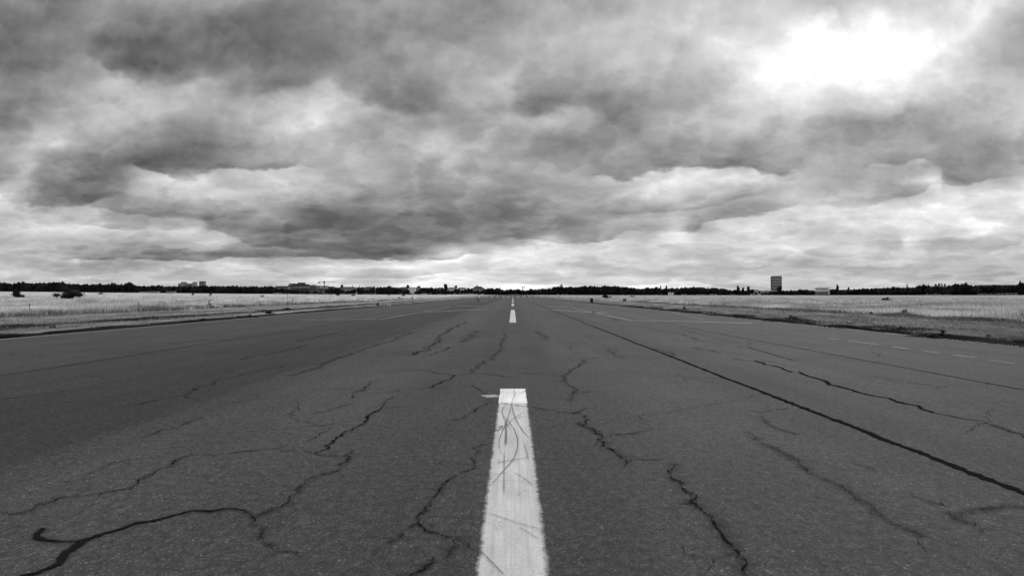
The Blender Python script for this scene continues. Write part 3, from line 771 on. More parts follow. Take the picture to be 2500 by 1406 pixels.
def core(lobes, k=.80, nu=10, nv=6, rnd=None):
    out = []
    for (x, y, z, rx, ry, rz) in lobes:
        def P(i, j):
            t = 2*math.pi*i/nu; f = math.pi*j/nv; s = math.sin(f)
            w = k*(1+.12*math.sin(3*t+x*5)+.1*math.sin(4*f+t*2))
            return (x+rx*w*s*math.cos(t), y+ry*w*s*math.sin(t), z+rz*w*math.cos(f))
        for i in range(nu):
            for j in range(nv): out.append([P(i, j), P(i, j+1), P(i+1, j+1), P(i+1, j)])
    return np.array(out)
def make_crown_mesh(kind, seed):
    rnd = np.random.default_rng(seed); lobes = []
    if kind == 'round':
        lobes.append((0, 0, .52, .36, .36, .34))
        for i in range(9):
            t = rnd.uniform(0, 6.28); r = rnd.uniform(.15, .36); z = rnd.uniform(.28, .84); s = rnd.uniform(.11, .22)
            lobes.append((math.cos(t)*r, math.sin(t)*r, z, s*1.1, s*1.1, s))
        lobes.append((rnd.uniform(-.1, .1), 0, .84, .15, .15, .15))
    elif kind == 'broad':
        for i in range(12):
            t = rnd.uniform(0, 6.28); r = rnd.uniform(.05, .52); z = rnd.uniform(.25, .80-.25*r); s = rnd.uniform(.15, .25)
            lobes.append((math.cos(t)*r, math.sin(t)*r, z, s*1.2, s*1.2, s))
        lobes.append((0, 0, .45, .45, .45, .33))
        lobes.append((rnd.uniform(-.2, .2), 0, .84, .16, .16, .15))
    elif kind == 'poplar':
        for i in range(9):
            z = .12+.82*i/8; s = .13*math.sin(math.pi*min(1, (i+1.2)/10))**.6+.02
            lobes.append((rnd.uniform(-.03, .03), rnd.uniform(-.03, .03), z, s, s, .12))
    elif kind == 'tuft':   # trunk showing, round head
        for i in range(7):
            t = rnd.uniform(0, 6.28); r = rnd.uniform(.0, .22); z = rnd.uniform(.55, .86); s = rnd.uniform(.12, .2)
            lobes.append((math.cos(t)*r, math.sin(t)*r, z, s, s, s*.9))
        lobes.append((.03, 0, .72, .24, .24, .22))
    elif kind == 'shrub':
        for i in range(11):
            t = rnd.uniform(0, 6.28); r = rnd.uniform(.0, .55)*1.0; s = rnd.uniform(.14, .26)
            z = rnd.uniform(.06, .72*(1-r*1.3)+.12); lobes.append((math.cos(t)*r, math.sin(t)*r, z, s*1.2, s*1.2, s))
        lobes.append((.06, 0, .72, .14, .14, .22)); lobes.append((0, 0, .3, .36, .36, .28))
    nl = {'poplar': 700}.get(kind, 1100)
    q = leafcloud(rnd, lobes, nl, .045 if kind != 'shrub' else .04)
    co = core(lobes, .78 if kind != 'shrub' else .62)
    allq = np.concatenate([q, co], 0)
    o = tris_obj('crown', allq.reshape(-1, 3), M_leaf if kind != 'shrub' else M_bush, quads=True)
    me = o.data; C.objects.unlink(o); bpy.data.objects.remove(o); return me
def make_trunk_mesh(kind, seed):
    rr = random.Random(seed); b = MB(); top = .5 if kind != 'shrub' else .3; r0 = .028
    b.tube((0, 0, -.01), (0.01, 0, top*.5), r0, r0*.75, 7); b.tube((.01, 0, top*.5), (.0, .01, top), r0*.75, r0*.5, 7)
    for i in range(5):
        t = rr.uniform(0, 6.28); z0 = top*rr.uniform(.45, .95); l = rr.uniform(.15, .28)
        b.tube((0, 0, z0), (math.cos(t)*l, math.sin(t)*l, z0+rr.uniform(.12, .28)), r0*.4, r0*.12, 5)
    me = bpy.data.meshes.new('trunk'); me.from_pydata(b.v, [], b.f); me.materials.append(M_bark); me.update(); return me
PROTO = {}
for k, n in (('round', 5), ('broad', 5), ('poplar', 2), ('tuft', 2), ('shrub', 5)):
    PROTO[k] = [(make_crown_mesh(k, 10*i+hash(k) % 1 + len(k)), make_trunk_mesh(k, i)) for i in range(n)]
PALE = {}
def tree(kind, x, y, h, w, name, label, cat, group=None, rnd=random, z=None, pale=False):
    cm, tm = rnd.choice(PROTO[kind])
    if pale:
        if cm.name not in PALE: PALE[cm.name] = cm.copy(); PALE[cm.name].materials.clear(); PALE[cm.name].materials.append(M_pale_bush)
        cm = PALE[cm.name]
    z = Zf(x, y) if z is None else z
    root = empty(name, (x, y, z-.05*h*0), rnd.uniform(0, 6.28))
    tag(root, label, cat, group)
    wd = {'round': .86, 'broad': 1.25, 'poplar': .30, 'tuft': .7, 'shrub': 1.0}[kind]
    root.scale = (w/wd, w/wd, h/(.98 if kind == 'shrub' else .94))
    for nm, me in (('crown', cm), ('trunk' if kind != 'shrub' else 'stem', tm)):
        o = bpy.data.objects.new(nm, me); C.objects.link(o); o.parent = root
    return root
FRONT = [(-200,690),(0,691),(17,690),(30,693),(55,688.5),(67,691),(126,690),(151,688.5),(168,693),(183,692),(198,694),(227,693.6),(269,694),(274,691.5),(282,694),(306,694),(311,690),(320,690.5),(326,696),(353,698),(403,698),(430,698.5),(528,698),(571,698),(618,699.5),(660,699),(668,699),(673,705),(684,706),(690,701),(697,703),(703,709),(712,707),(720,708),(760,711),(790,709),(797,706),(806,704),(812,703),(818,702),(830,704),(836,706),(845,709),(858,708),(868,707),(874,701.5),(884,702),(890,707),(900,708),(906,703),(914,700),(925,700.5),(935,701.5),(951,698.6),(962,700),(975,703),(980,703),(985,706),(992,705),(997,709),(1001,714),(1006,718),(1012,718),(1016,711),(1020,708),(1026,708),(1030,703),(1036,702.5),(1042,703),(1048,705),(1056,703),(1064,703),(1070,707),(1078,702.5),(1090,702),(1096,709),(1102,711),(1112,706),(1117,704),(1122,709),(1130,708.5),(1137,704),(1142,702.5),(1150,703),(1157,708),(1166,707.5),(1175,709),(1182,703),(1190,703.5),(1202,704.6),(1221,704.8),(1230,708),(1240,707.2),(1254,708.5),(1265,706.2),(1276,707.6),(1288,708.5),(1298,704.8),(1306,707),(1318,704.8),(1338,703.7),(1355,703.7),(1361,700.5),(1368,700),(1375,701),(1406,701),(1422,698.8),(1448,698.6),(1455,699.6),(1476,698.3),(1506,698.3),(1525,700),(1540,702),(1559,703.7),(1567,704.3),(1596,702.2),(1622,704),(1634,703.7),(1660,703),(1676,701.3),(1707,700.3),(1716,701),(1724,703.6),(1739,702.6),(1757,705),(1764,703.4),(1775,705.5),(1783,708),(1836,708.2),(1842,712),(1850,715),(1862,713.5),(1875,712.5),(1890,712),(1905,711),(1914,708.8),(1951,708),(1966,706),(1978,708),(1994,707.5),(1998,713),(2003,719),(2018,719.5),(2024,720),(2029,704.5),(2038,706),(2060,706.6),(2075,706.6),(2085,705),(2110,703.6),(2118,704.8),(2142,702.3),(2169,703),(2183,700.4),(2200,701.5),(2212,701),(2230,702),(2240,699.5),(2253,696),(2262,699),(2275,699),(2300,700),(2315,697),(2332,694),(2345,695),(2357,691.5),(2366,696.5),(2391,697),(2399,699),(2409,697),(2440,698),(2483,696.5),(2490,690.5),(2500,692),(2700,692)]
fx = [p[0] for p in FRONT]; fy = [p[1] for p in FRONT]
SECT = [(-999, 430, 'dark leafy tree in the treeline left of the grey tower blocks', 'trees left of the grey tower blocks'),
        (430, 505, 'dark tree in the treeline directly below the grey tower blocks', 'trees below the grey tower blocks'),
        (505, 700, 'dark tree in the treeline between the grey tower blocks and the terraced building', 'trees between tower blocks and terraced building'),
        (700, 990, 'dark tree in the line between the terraced building and the white apartment block', 'trees between terraced building and white block'),
        (990, 1200, 'dark tree among the pale apartment blocks left of the runway end', 'trees among the apartment blocks'),
        (1200, 1320, 'dark tree in the low line straight beyond the end of the runway', 'trees beyond the runway end'),
        (1320, 1368, 'dark tree between the runway end and the two poplars', 'trees left of the poplars'),
        (1368, 1500, 'dark tree on the wooded rise right of the two poplars', 'trees on the wooded rise'),
        (1500, 1630, 'dark tree around the church spire right of the wooded rise', 'trees around the church spire'),
        (1630, 1885, 'dark tree in the line between the small white house and the lattice tower', 'trees between white house and lattice tower'),
        (1885, 2030, 'dark tree between the lattice tower and the flat-roofed pale building', 'trees right of the lattice tower'),
        (2030, 2214, 'dark bushy tree between the flat-roofed pale building and the dark round chimney', 'trees left of the round chimney'),
        (2214, 2325, 'dark bushy tree below the row of small round trees at right', 'trees below the small round trees'),
        (2325, 9999, 'dark bushy tree in front of the long flat hangar roof at far right', 'trees at the far right')]
rt = random.Random(21); X0 = -60
cnt = 0
while X0 < 2565:
    ytop = np.interp(X0, fx, fy); D = Dline(X0)+rt.uniform(-12, 22)
    gaps = 700 < X0 < 1190 or 1836 < X0 < 1890 or 1995 < X0 < 2030
    ztop = H+(VY-ytop-rt.uniform(-1.1, 1.3))/F*D; xw = (X0-VX)/F*D; zb = Zf(xw, D)
    h = max(ztop-zb, 1.6); wpx = rt.uniform(13, 22) if not gaps else rt.uniform(9, 14)
    w = wpx/F*D; kind = rt.choice(('round', 'broad', 'round', 'broad'))
    if h < 3: kind = 'shrub'
    for a0, a1, lb, gr in SECT:
        if a0 <= X0 < a1: break
    tree(kind, xw, D, h, w, 'tree' if h >= 3 else 'shrub', lb if h >= 3 else 'low dark shrub in front of a pale building in the far treeline', 'tree' if h >= 3 else 'shrub', gr if h >= 3 else 'low shrubs in front of far buildings', rt)
    cnt += 1
    X0 += rt.uniform(8.5, 12.5) if not gaps else rt.uniform(6.5, 9)
print('treeline trees', cnt)
# solitary taller trees that break the skyline
for X0, yt, wp, kind, dD, lb in [(55,687.5,12,'round',20,'slightly taller round tree at the far left end of the treeline'),(151,687,16,'broad',15,'taller broad tree standing up behind the big left meadow bush'),
   (274,690,7,'round',20,'small tree crown just above the treeline left of the twin-topped tree'),(315,689,15,'broad',15,'twin-topped taller tree left of the grey tower blocks'),
   (836,694.5,9,'round',90,'round dark tree rising above the long pale apartment roof'),(996,696,17,'broad',110,'broad domed tree rising behind the white apartment block'),
   (1023,698.5,12,'round',110,'low rounded tree behind the grey apartment block'),(951,697.5,14,'round',30,'rounded tree left of the white apartment block'),
   (1088,694,10,'tuft',20,'tall tree with bare trunk and tufted head left of the runway'),(1113,698,6,'round',100,'small round tree between two pale apartment blocks'),
   (1163,696,14,'broad',100,'bushy treetop above the hipped roof left of the runway end'),(1220,703,4,'poplar',10,'small pointed conifer left of the runway end'),
   (1367.5,697,3.5,'poplar',5,'slimmer left poplar of the pair on the wooded rise'),(1371.5,695.5,5,'poplar',2,'taller right poplar of the pair on the wooded rise'),
   (1627,699,6,'poplar',10,'dark pointed tree right of the church spire'),(1802,699,10,'round',5,'left of two taller trees left of the lattice tower'),
   (1813,702,6,'round',8,'thin small tree between the two taller trees left of the lattice tower'),(1827,699,10,'broad',5,'right of two taller trees left of the lattice tower'),(1815,704,5,'poplar',0,'short slim tree left of the lattice tower'),
   (1902,698.5,11,'round',-20,'dark tree standing in front of the lattice tower'),(2044,696.5,7,'poplar',10,'dark conical tree right of the flat-roofed pale building'),
   (2071,702.5,6,'poplar',30,'small pointed treetop right of the conical tree'),(2253,694,15,'round',20,'rounded treetop left of the row of clipped trees'),(2267,694.5,6,'round',20,'small narrow treetop beside the rounded treetop at right'),
   (2285,692.8,6,'round',60,'leftmost small round tree above the far pale roof'),(2292.5,693,5,'round',60,'second small round tree above the far pale roof'),(2299,693.6,4,'poplar',60,'thin third tree above the far pale roof'),(2305,692.8,7,'round',60,'rightmost small round tree above the far pale roof'),
   (2332,692.5,14,'broad',15,'bushy tree left of the highest right-hand treetop'),(2357,689.5,14,'broad',15,'highest bushy treetop of the right treeline'),(2489,687.5,8,'round',10,'taller tree at the right edge of the picture')]:
    D = Dline(X0)+dD; xw = (X0-VX)/F*D; zb = Zf(xw, D); zp = H+(VY-yt)/F*D
    tree(kind, xw, D, zp-zb, wp/F*D, 'tree', lb, 'tree', None, rt)
# thick wood behind the front row
rw = np.random.default_rng(5); qs = []
SKYL = lambda px: np.interp(px, fx, fy)
BACK = [(0,0)]
for px in np.arange(-420, 2950, 4.0):
    D = Dline(px)+150+rw.uniform(-25, 25)
    sk_ = np.interp(px, [680,700,760,800,860,870,1000,1030,1060,1190,1200], [700,702,702,702,701,702,703,702,704,706,706]) if 685 < px < 1200 else (709 if 1836 < px < 1912 else (707.5 if 1994 < px < 2032 else SKYL(px)+1.2))
    ztop = H+(VY-sk_)/F*D; x = (px-VX)/F*D; zb = Zf(x, D)
    h = ztop-zb-rw.uniform(0, .8); s = h*.5
    qs.append(core([(x, D, zb+h*.5, 5.5, 5, h*.5)], 1.0, 8, 5)); qs.append(leafcloud(rw, [(x, D, zb+h*.5, 6, 4, h*.52)], 55, .8))
o = tris_obj('distant_wood', np.concatenate(qs).reshape(-1, 3), M_leaf, quads=True)
tag(o, 'continuous dark wood closing the horizon behind the front trees', 'wood', kind='stuff')

# shrubs out in the meadow
def shrub_px(px, pybase, wpx, hpx, label, kind='shrub', group=None):
    p = flat(px, pybase); s = p.y/F
    return tree(kind, p.x, p.y, hpx*s, wpx*s, 'shrub', label, 'shrub', group, rt, p.z-.03, pale=any(k in label for k in ('pale', 'greyish', 'dry growth')))
for a_ in [(166,729.5,52,35,'large spreading dark bush in the left meadow'),(43,727,28,22,'medium dark bush at the far left of the meadow'),(246,718,9,6,'tiny bush right of the large bush in the left meadow'),
   (471,720.5,7,5,'small low shrub in front of the left treeline below the tower blocks'),(514,721,6,5,'small dark shrub right of another one below the grey tower block'),(641,724.5,8,5,'low dark shrub in the left meadow before the terraced building'),
   (824,721.5,9,4,'low dark shrub at the foot of the trees below the tall round tree'),(862,722,8,5,'compact dark shrub in the pale meadow right of the terraced building'),(950,722,5,4,'tiny dark shrub in the pale meadow left of the white block'),(985,722.5,9,4,'flat dark shrub in the meadow in front of the white block'),
   (1481,728,18,13,'ragged dark bush in the meadow right of the black litter bin'),(1543,724.5,10,4,'flat dark bush at the foot of the wooded rise'),
   (2166,735,21,12,'dark leaning bush alone in the right meadow'),(1670,755.5,9,10,'small dark weed bush near the right runway edge'),
   (1932,779,28,12,'low rounded dark weed clump on the right verge'),(1955,790,42,10,'flat dark weed patch on the right runway edge'),(2072,792,22,7,'small dark weed clump beside the white litter on the right verge'),(2127,769,14,10,'dark thistle clump in the right meadow'),
   (2210,772,34,20,'greyish shrub among the tall grass at right'),(2200,808,22,16,'spiky weed on the right verge'),(2298,825,58,24,'largest dark weed clump on the right verge'),(2248,822,50,9,'low dark weed mat left of the largest weed clump'),(2410,829,50,16,'dark weed clump near the right end of the verge'),
   (2480,838,44,12,'last dark weed clump at the right edge of the picture'),(2240,806,14,8,'small weed tuft above the verge mat'),(612,775,26,10,'dark weed clump on the left verge'),(657,766,22,8,'second dark weed clump further along the left verge'),(700,757,24,7,'dark weeds at the foot of the thin pole'),
   (132,801,20,9,'dark weed patch in the left verge strip'),(495,781,22,6,'low dark weed patch by the left runway edge'),(512,752,34,14,'pale brown shrub around a post in the left meadow'),(45,772,40,12,'bushy dry growth at the left end of the tall grass')]:
    shrub_px(*a_)

# ------------------------------------------------------------------ buildings
def bbox(px0, px1, ytop, D):
    xa = (px0-VX)/F*D; xb = (px1-VX)/F*D; xm = (xa+xb)/2; zb = min(Zf(xa, D), Zf(xb, D))-.3; zt_ = H+(VY-ytop)/F*D
    return xm, xb-xa, zb, zt_-zb
def building(name, label, px0, px1, ytop, dD, m, depth=12, rows=0, cols=0, roof=None, roofm=None, bands=0, cat='building', ww=.5, wh=.5, zfrom=0., roofh=0, group=None, winm=None, D=None):
    D = Dline((px0+px1)/2)+dD if D is None else D
    xm, w, zb, h = bbox(px0, px1, ytop, D)
    root = empty(name, (xm, D, zb)); tag(root, label, cat, group)
    hb = h-roofh
    MB().box(-w/2, w/2, 0, depth, 0, hb).build('wall', m, root)
    if roof == 'flat': MB().box(-w/2-.4, w/2+.4, -.4, depth+.4, hb, hb+max(roofh, .5)).build('roof', roofm or M_roof, root)
    elif roof == 'gable': MB().prism([(-w/2-.3, hb), (w/2+.3, hb), (w/2-roofh*.3, hb+roofh), (-w/2+roofh*.3, hb+roofh)], -.4, depth+.4).build('roof', roofm or M_roof, root)
    elif roof == 'hip':
        b = MB(); k = min(w/2*.6, depth/2); x0, x1, y0, y1 = -w/2-.4, w/2+.4, -.4, depth+.4
        b.v = [(x0,y0,hb),(x1,y0,hb),(x1,y1,hb),(x0,y1,hb),(x0+k,depth/2,hb+roofh),(x1-k,depth/2,hb+roofh)]
        b.f = [(0,1,5,4),(1,2,5),(2,3,4,5),(3,0,4),(3,2,1,0)]; b.build('roof', roofm or M_roof, root)
    if rows:
        z0 = hb*zfrom; ch = (hb-z0)/rows; cw = w/cols; wm = None
        for r_ in range(rows):
            for c in range(cols):
                x = -w/2+(c+.5)*cw; z = z0+(r_+.5)*ch
                if wm is None:
                    wo_ = MB().box(-cw*ww/2, cw*ww/2, -.06, .05, -ch*wh/2, ch*wh/2).build('window', winm or M_glass, root); wm = wo_.data
                else:
                    wo_ = bpy.data.objects.new('window', wm); C.objects.link(wo_); wo_.parent = root
                wo_.location = (x, 0, z)
    return root, w, hb
# far tower blocks above the left trees
FD = 2400
building('tower_block', 'square grey tower block standing alone above the left treeline', 485.5, 498.3, 686.5, 0, M_mgrey, 14, 6, 4, 'flat', M_roof, zfrom=.5, roofh=1.0, D=FD)
building('tower_block', 'left pale tower of the linked grey blocks above the left treeline', 441, 451.5, 688.3, 0, M_grey, 14, 5, 3, 'flat', M_roof, zfrom=.55, roofh=.8, D=FD)
building('tower_block', 'right pale tower of the linked grey blocks above the left treeline', 469.2, 477.6, 688.3, 0, M_grey, 14, 5, 3, 'flat', M_roof, zfrom=.55, roofh=.8, D=FD)
building('slab_block', 'long lower dark block linking two pale towers above the left treeline', 451.8, 468.8, 692.2, 0, M_mgrey, 12, 4, 6, 'flat', M_roof, zfrom=.6, roofh=.6, D=FD)
building('slab_block', 'short low grey block left of the linked pale towers', 434.5, 440.6, 692.2, 0, M_mgrey, 12, 4, 2, 'flat', M_roof, zfrom=.6, roofh=.6, D=FD)
# terraced building with canopy and hall
tb, w_, h_ = building('apartment_house', 'grey facade block left of the terraced building, partly behind trees', 672, 702, 698.2, 60, M_mgrey, 12, 3, 8, 'flat', M_roof, roofh=.6, zfrom=.2)
D = Dline(728)+90; xm, w, zb, h = bbox(703, 753, 692.4, D)
root = empty('terraced_building', (xm, D, zb)); tag(root, 'stepped dark terraced building with a pale canopy line beside the crane', 'building')
kx = D/F
def bx_(a_, b_, y0, y1, m, nm, yy0=0, yy1=14): 
    return MB().box((a_-728)*kx, (b_-728)*kx, yy0, yy1, H+(VY-y1)*kx-zb, H+(VY-y0)*kx-zb).build(nm, m, root)
bx_(703, 755, 696.5, 722, M_mgrey, 'wall'); bx_(704.5, 727, 692.6, 696.5, M_mgrey, 'upper_storey', 1, 12); bx_(704.5, 711, 693.2, 695.8, M_render, 'pale_end_wall', .7, 1)
bx_(703, 756, 696.1, 696.7, M_roof, 'roof', -1, 15); bx_(704, 727.5, 692, 692.6, M_roof, 'roof', 0, 13)
bx_(726, 740.5, 690.2, 695.5, M_mgrey, 'penthouse', 2, 12); bx_(725, 741.2, 689.6, 690.2, M_roof, 'penthouse_roof', 1, 13)
bx_(733, 750, 694.4, 696.5, M_dark, 'upper_storey', 1.5, 12); bx_(732, 751, 693.9, 694.4, M_roof, 'roof', 1, 13)
for r_ in range(2):
    for c in range(12): bx_(705+c*4, 707.6+c*4, 697.5+r_*2.2, 698.8+r_*2.2, M_glass, 'window', -.15, .1)
bx_(720, 754.5, 700.8, 701.6, M_render, 'canopy', -4, -.5)
D = Dline(745)+20; xm, w, zb, h = bbox(708, 787, 704.2, D); root = empty('hall', (xm, D, zb)); tag(root, 'long low dark hall with vertical bays below the terraced building', 'building')
kx = D/F
def bx2(a_, b_, y0, y1, m, nm, yy0=0, yy1=14): 
    return MB().box((a_-747.5)*kx, (b_-747.5)*kx, yy0, yy1, H+(VY-y1)*kx-zb, H+(VY-y0)*kx-zb).build(nm, m, root)
bx2(708, 787, 705, 722, M_dark, 'wall', 0, 16); bx2(708, 788, 704, 705, M_mgrey, 'roof', -.6, 16.6)
for c in range(9): bx2(756+c*3, 756.7+c*3, 706.5, 715, M_grey, 'pilaster', -.3, 0)
for c in range(6): bx2(732+c*3.4, 734.4+c*3.4, 713.2, 718.6, M_grey, 'bay_door', -.25, 0)
o = building('low_shed', 'long white low shed in front of the dark hall', 753, 775, 717.6, -25, M_vwhite, 5, 1, 8, 'flat', M_grey, roofh=.3)[0]
building('apartment_house', 'grey block with flat dark roof directly below the tower crane', 771, 797, 697.6, 70, M_grey, 12, 3, 8, 'flat', M_roof, roofh=.5, zfrom=.3)
building('apartment_house', 'low house with dark roof right of the tower crane', 797, 812, 699.4, 70, M_mgrey, 12, 2, 5, 'flat', M_roof, roofh=1.6, zfrom=.4)
building('domed_house', 'house with rounded dark roof left of the tower crane', 756.5, 770, 695.4, 80, M_mgrey, 12, 2, 4, 'hip', M_roof, roofh=2.2, zfrom=.5)
building('apartment_house', 'long pale apartment block with dark roof under the round tall tree', 831, 870, 700.2, 60, M_grey, 12, 3, 12, 'hip', M_roof, roofh=1.5, zfrom=.35)
building('apartment_house', 'pale apartment house half hidden by trees near the chimney', 886.5, 914, 699.8, 60, M_mgrey, 12, 3, 8, 'hip', M_roof, roofh=1.7, zfrom=.35)
building('apartment_house', 'dim grey house left of the white apartment block', 974, 995.5, 700.8, 62, M_mgrey, 12, 4, 6, 'hip', M_roof, roofh=1.5, zfrom=.2)
building('apartment_block', 'bright white apartment block with small dark windows left of the runway', 995.8, 1013, 702.2, 40, M_vwhite, 12, 6, 6, 'flat', M_roof, roofh=.6, ww=.42, wh=.5)
building('apartment_block', 'grey apartment wing joined to the right of the white block', 1013.3, 1027.5, 701.4, 44, M_grey, 12, 6, 5, 'hip', M_roof, roofh=1.2)
building('apartment_house', 'dim grey house between trees right of the white block', 1040, 1051, 702.4, 60, M_mgrey, 10, 4, 3, 'hip', M_roof, roofh=1.2)
building('apartment_house', 'grey house peeking out left of the tall tufted tree', 1066, 1083, 701.8, 60, M_mgrey, 10, 4, 5, 'hip', M_roof, roofh=1.0)
building('apartment_house', 'pale apartment house with rows of balconies right of the tufted tree', 1092, 1114, 701.6, 60, M_render, 10, 4, 6, 'hip', M_roof, roofh=1.2, ww=.6)
building('apartment_house', 'second pale apartment house right of the tufted tree', 1117, 1138, 701.8, 60, M_render, 10, 4, 6, 'hip', M_roof, roofh=1.2, ww=.6)
building('manor_house', 'broad house with large hipped roof and chimneys left of the runway end', 1152, 1182, 699.2, 60, M_grey, 12, 4, 8, 'hip', M_roof, roofh=4.2, zfrom=.3)
building('low_shed', 'small white shed at the foot of trees right of the white block', 1030.5, 1040.5, 716.3, -15, M_vwhite, 4, 1, 4, 'flat', M_grey, roofh=.3)
building('low_shed', 'long pale low shed left of the cyclist', 1138, 1156, 717.3, -20, M_grey, 4, 1, 7, 'flat', M_render, roofh=.3)
building('low_barrier_wall', 'long pale low wall straight across the end of the runway', 1240, 1267, 718.6, -20, M_mgrey, 1, 0, 0, 'flat', M_grey, roofh=.25, cat='wall')
building('cottage', 'small white house with dark windows before the wooded rise', 1633.6, 1645, 713.2, -20, M_vwhite, 8, 2, 3, 'gable', M_grey, roofh=.7, ww=.5, wh=.45)
for i, (a_, b_, yt, mm, lb) in enumerate([(1665,1677,718.9,M_vwhite,'bright white low shed right of the small white house'),(1702,1713,719.4,M_render,'pale low shed in the middle of the right treeline'),(1714,1722,719,M_render,'pale low shed beside a similar one on its left'),
    (1736,1742,718.3,M_render,'tiny pale hut right of the two low sheds'),(1748,1750.5,718.3,M_vwhite,'tiny white kiosk right of the tiny pale hut'),(1786,1794,718.8,M_grey,'low grey shed left of two taller trees'),(1835,1843,717.5,M_render,'pale shed left of the lattice tower'),(1853.5,1857,716.8,M_vwhite,'narrow white hut left of the lattice tower'),
    (1376,1385,719.3,M_vwhite,'white low hut right of the poplars in the meadow edge'),(668,676,715.6,M_render,'small pale hut at the meadow edge left of the hall'),(340,352,712.6,M_render,'low pale shed at the left meadow edge'),(358,384,711.8,M_grey,'long grey low shed at the left meadow edge'),(407,424,711.8,M_grey,'rounded grey low shed below the tower blocks')]):
    building('low_shed', lb, a_, b_, yt, -28, mm, 5, 1, 3, 'flat', M_grey, roofh=.35)
building('warehouse', 'pale gabled warehouse end left of the lattice tower', 1838.5, 1851, 707.2, 45, M_render, 14, 0, 0, 'gable', M_grey, roofh=1.6)
building('warehouse', 'long pale warehouse roof at the foot of the lattice tower', 1864, 1886.5, 708.3, 50, M_grey, 14, 0, 0, 'gable', M_render, roofh=1.5)
building('warehouse', 'long flat grey hangar roof at the right end of the treeline', 2408, 2484, 695.2, 60, M_mgrey, 20, 0, 0, 'flat', M_grey, roofh=1.0)
building('warehouse', 'pale flat roof behind the row of small round trees', 2270, 2318, 698.2, 50, M_mgrey, 12, 0, 0, 'flat', M_vwhite, roofh=.6)
for a_, b_, lb in ((1361.5,1364,'narrow pale gable left of the poplars'),(1374,1376.5,'small bright house front right of the poplars'),(1382,1385,'second small bright house front right of the poplars')):
    building('house', lb, a_, b_, 703.9, 12, M_render, 4, 2, 1, 'hip', M_roof, roofh=.6)
# flat-roofed pale building with podium and stair tower
D = Dline(2012)-10; xm, w, zb, h = bbox(1998, 2026, 703, D); root = empty('control_building', (xm, D, zb)); tag(root, 'pale flat-roofed building on a darker podium in the right treeline', 'building'); kx = D/F
def bx3(a_, b_, y0, y1, m, nm, yy0=0, yy1=12): 
    return MB().box((a_-2012)*kx, (b_-2012)*kx, yy0, yy1, H+(VY-y1)*kx-zb, H+(VY-y0)*kx-zb).build(nm, m, root)
bx3(1998.6, 2020.8, 704.2, 712, M_render, 'wall'); bx3(1997.6, 2026.6, 702.9, 704.2, M_roof, 'roof', -.8, 13); bx3(1998, 2021, 712, 723, M_mgrey, 'podium', -.5, 12)
bx3(2021, 2025.6, 706, 723, M_render, 'stair_tower', .3, 9); bx3(2003, 2003.3, 700, 702.9, M_metal, 'antenna', 4, 4.3)
for c in range(5): bx3(2000.5+c*4, 2002.8+c*4, 713.5, 715, M_glass, 'window', -.6, -.4)
bx3(1998.8, 2008, 717.5, 719.5, M_glass, 'window', -.6, -.4)
# lattice tower: dark bays between pale floor bands and mullions
D = Dline(1897)+60; xm, w, zb, h = bbox(1887.0, 1908.0, 673.6, D); root = empty('lattice_tower', (xm, D, zb)); tag(root, 'tall lattice-fronted tower block rising above the right treeline', 'tower'); kx = D/F; kz = lambda py: H+(VY-py)*kx-zb
MB().box(-w/2, w/2, 0, w*.8, 0, kz(674)).build('wall', M_dark, root)
rl = random.Random(4)
for r_ in range(21):
    z0 = kz(712)+(kz(674.4)-kz(712))*r_/21; zh = (kz(674.4)-kz(712))/21*.66
    if r_ % 4 == 0: continue
for py in (681.3, 688.3, 695.2, 703.6, 710.5): MB().box(-w/2-.5, w/2+.5, -.7, w*.8+.5, kz(py), kz(py)+.45).build('floor_band', M_render, root)
for i, fxx in enumerate((.0, .10, .215, .30, .43, .53, .575, .74, .80, .91, 1.0)):
    x = -w/2+w*fxx; ww_ = .22 if fxx not in (.53, .575) else .5
    MB().box(x-ww_, x+ww_, -.55, 0, kz(712), kz(674)).build('mullion', M_grey if i % 2 else M_grey, root)
for i in range(5):
    za, zb2 = (712, 703.6, 695.2, 688.3, 681.3)[i], (703.6, 695.2, 688.3, 681.3, 674)[i]
    for fxx in (.05, .16, .36, .48, .66, .86):
        k0 = rl.uniform(.1, .5); zz = kz(za)+(kz(zb2)-kz(za))*k0
        MB().box(-w/2+w*fxx-.5, -w/2+w*fxx+.5, -.25, 0, zz, zz+1.4).build('window_panel', rl.choice((M_mgrey, M_glass, M_grey)), root)
b = MB()
for i in range(8): b.box(-w/2+w*i/7-.12, -w/2+w*i/7+.12, -.3, -.05, kz(674), kz(672.6))
b.box(-w/2, w/2, -.3, -.1, kz(673), kz(672.7)); b.build('parapet_railing', M_grey, root)
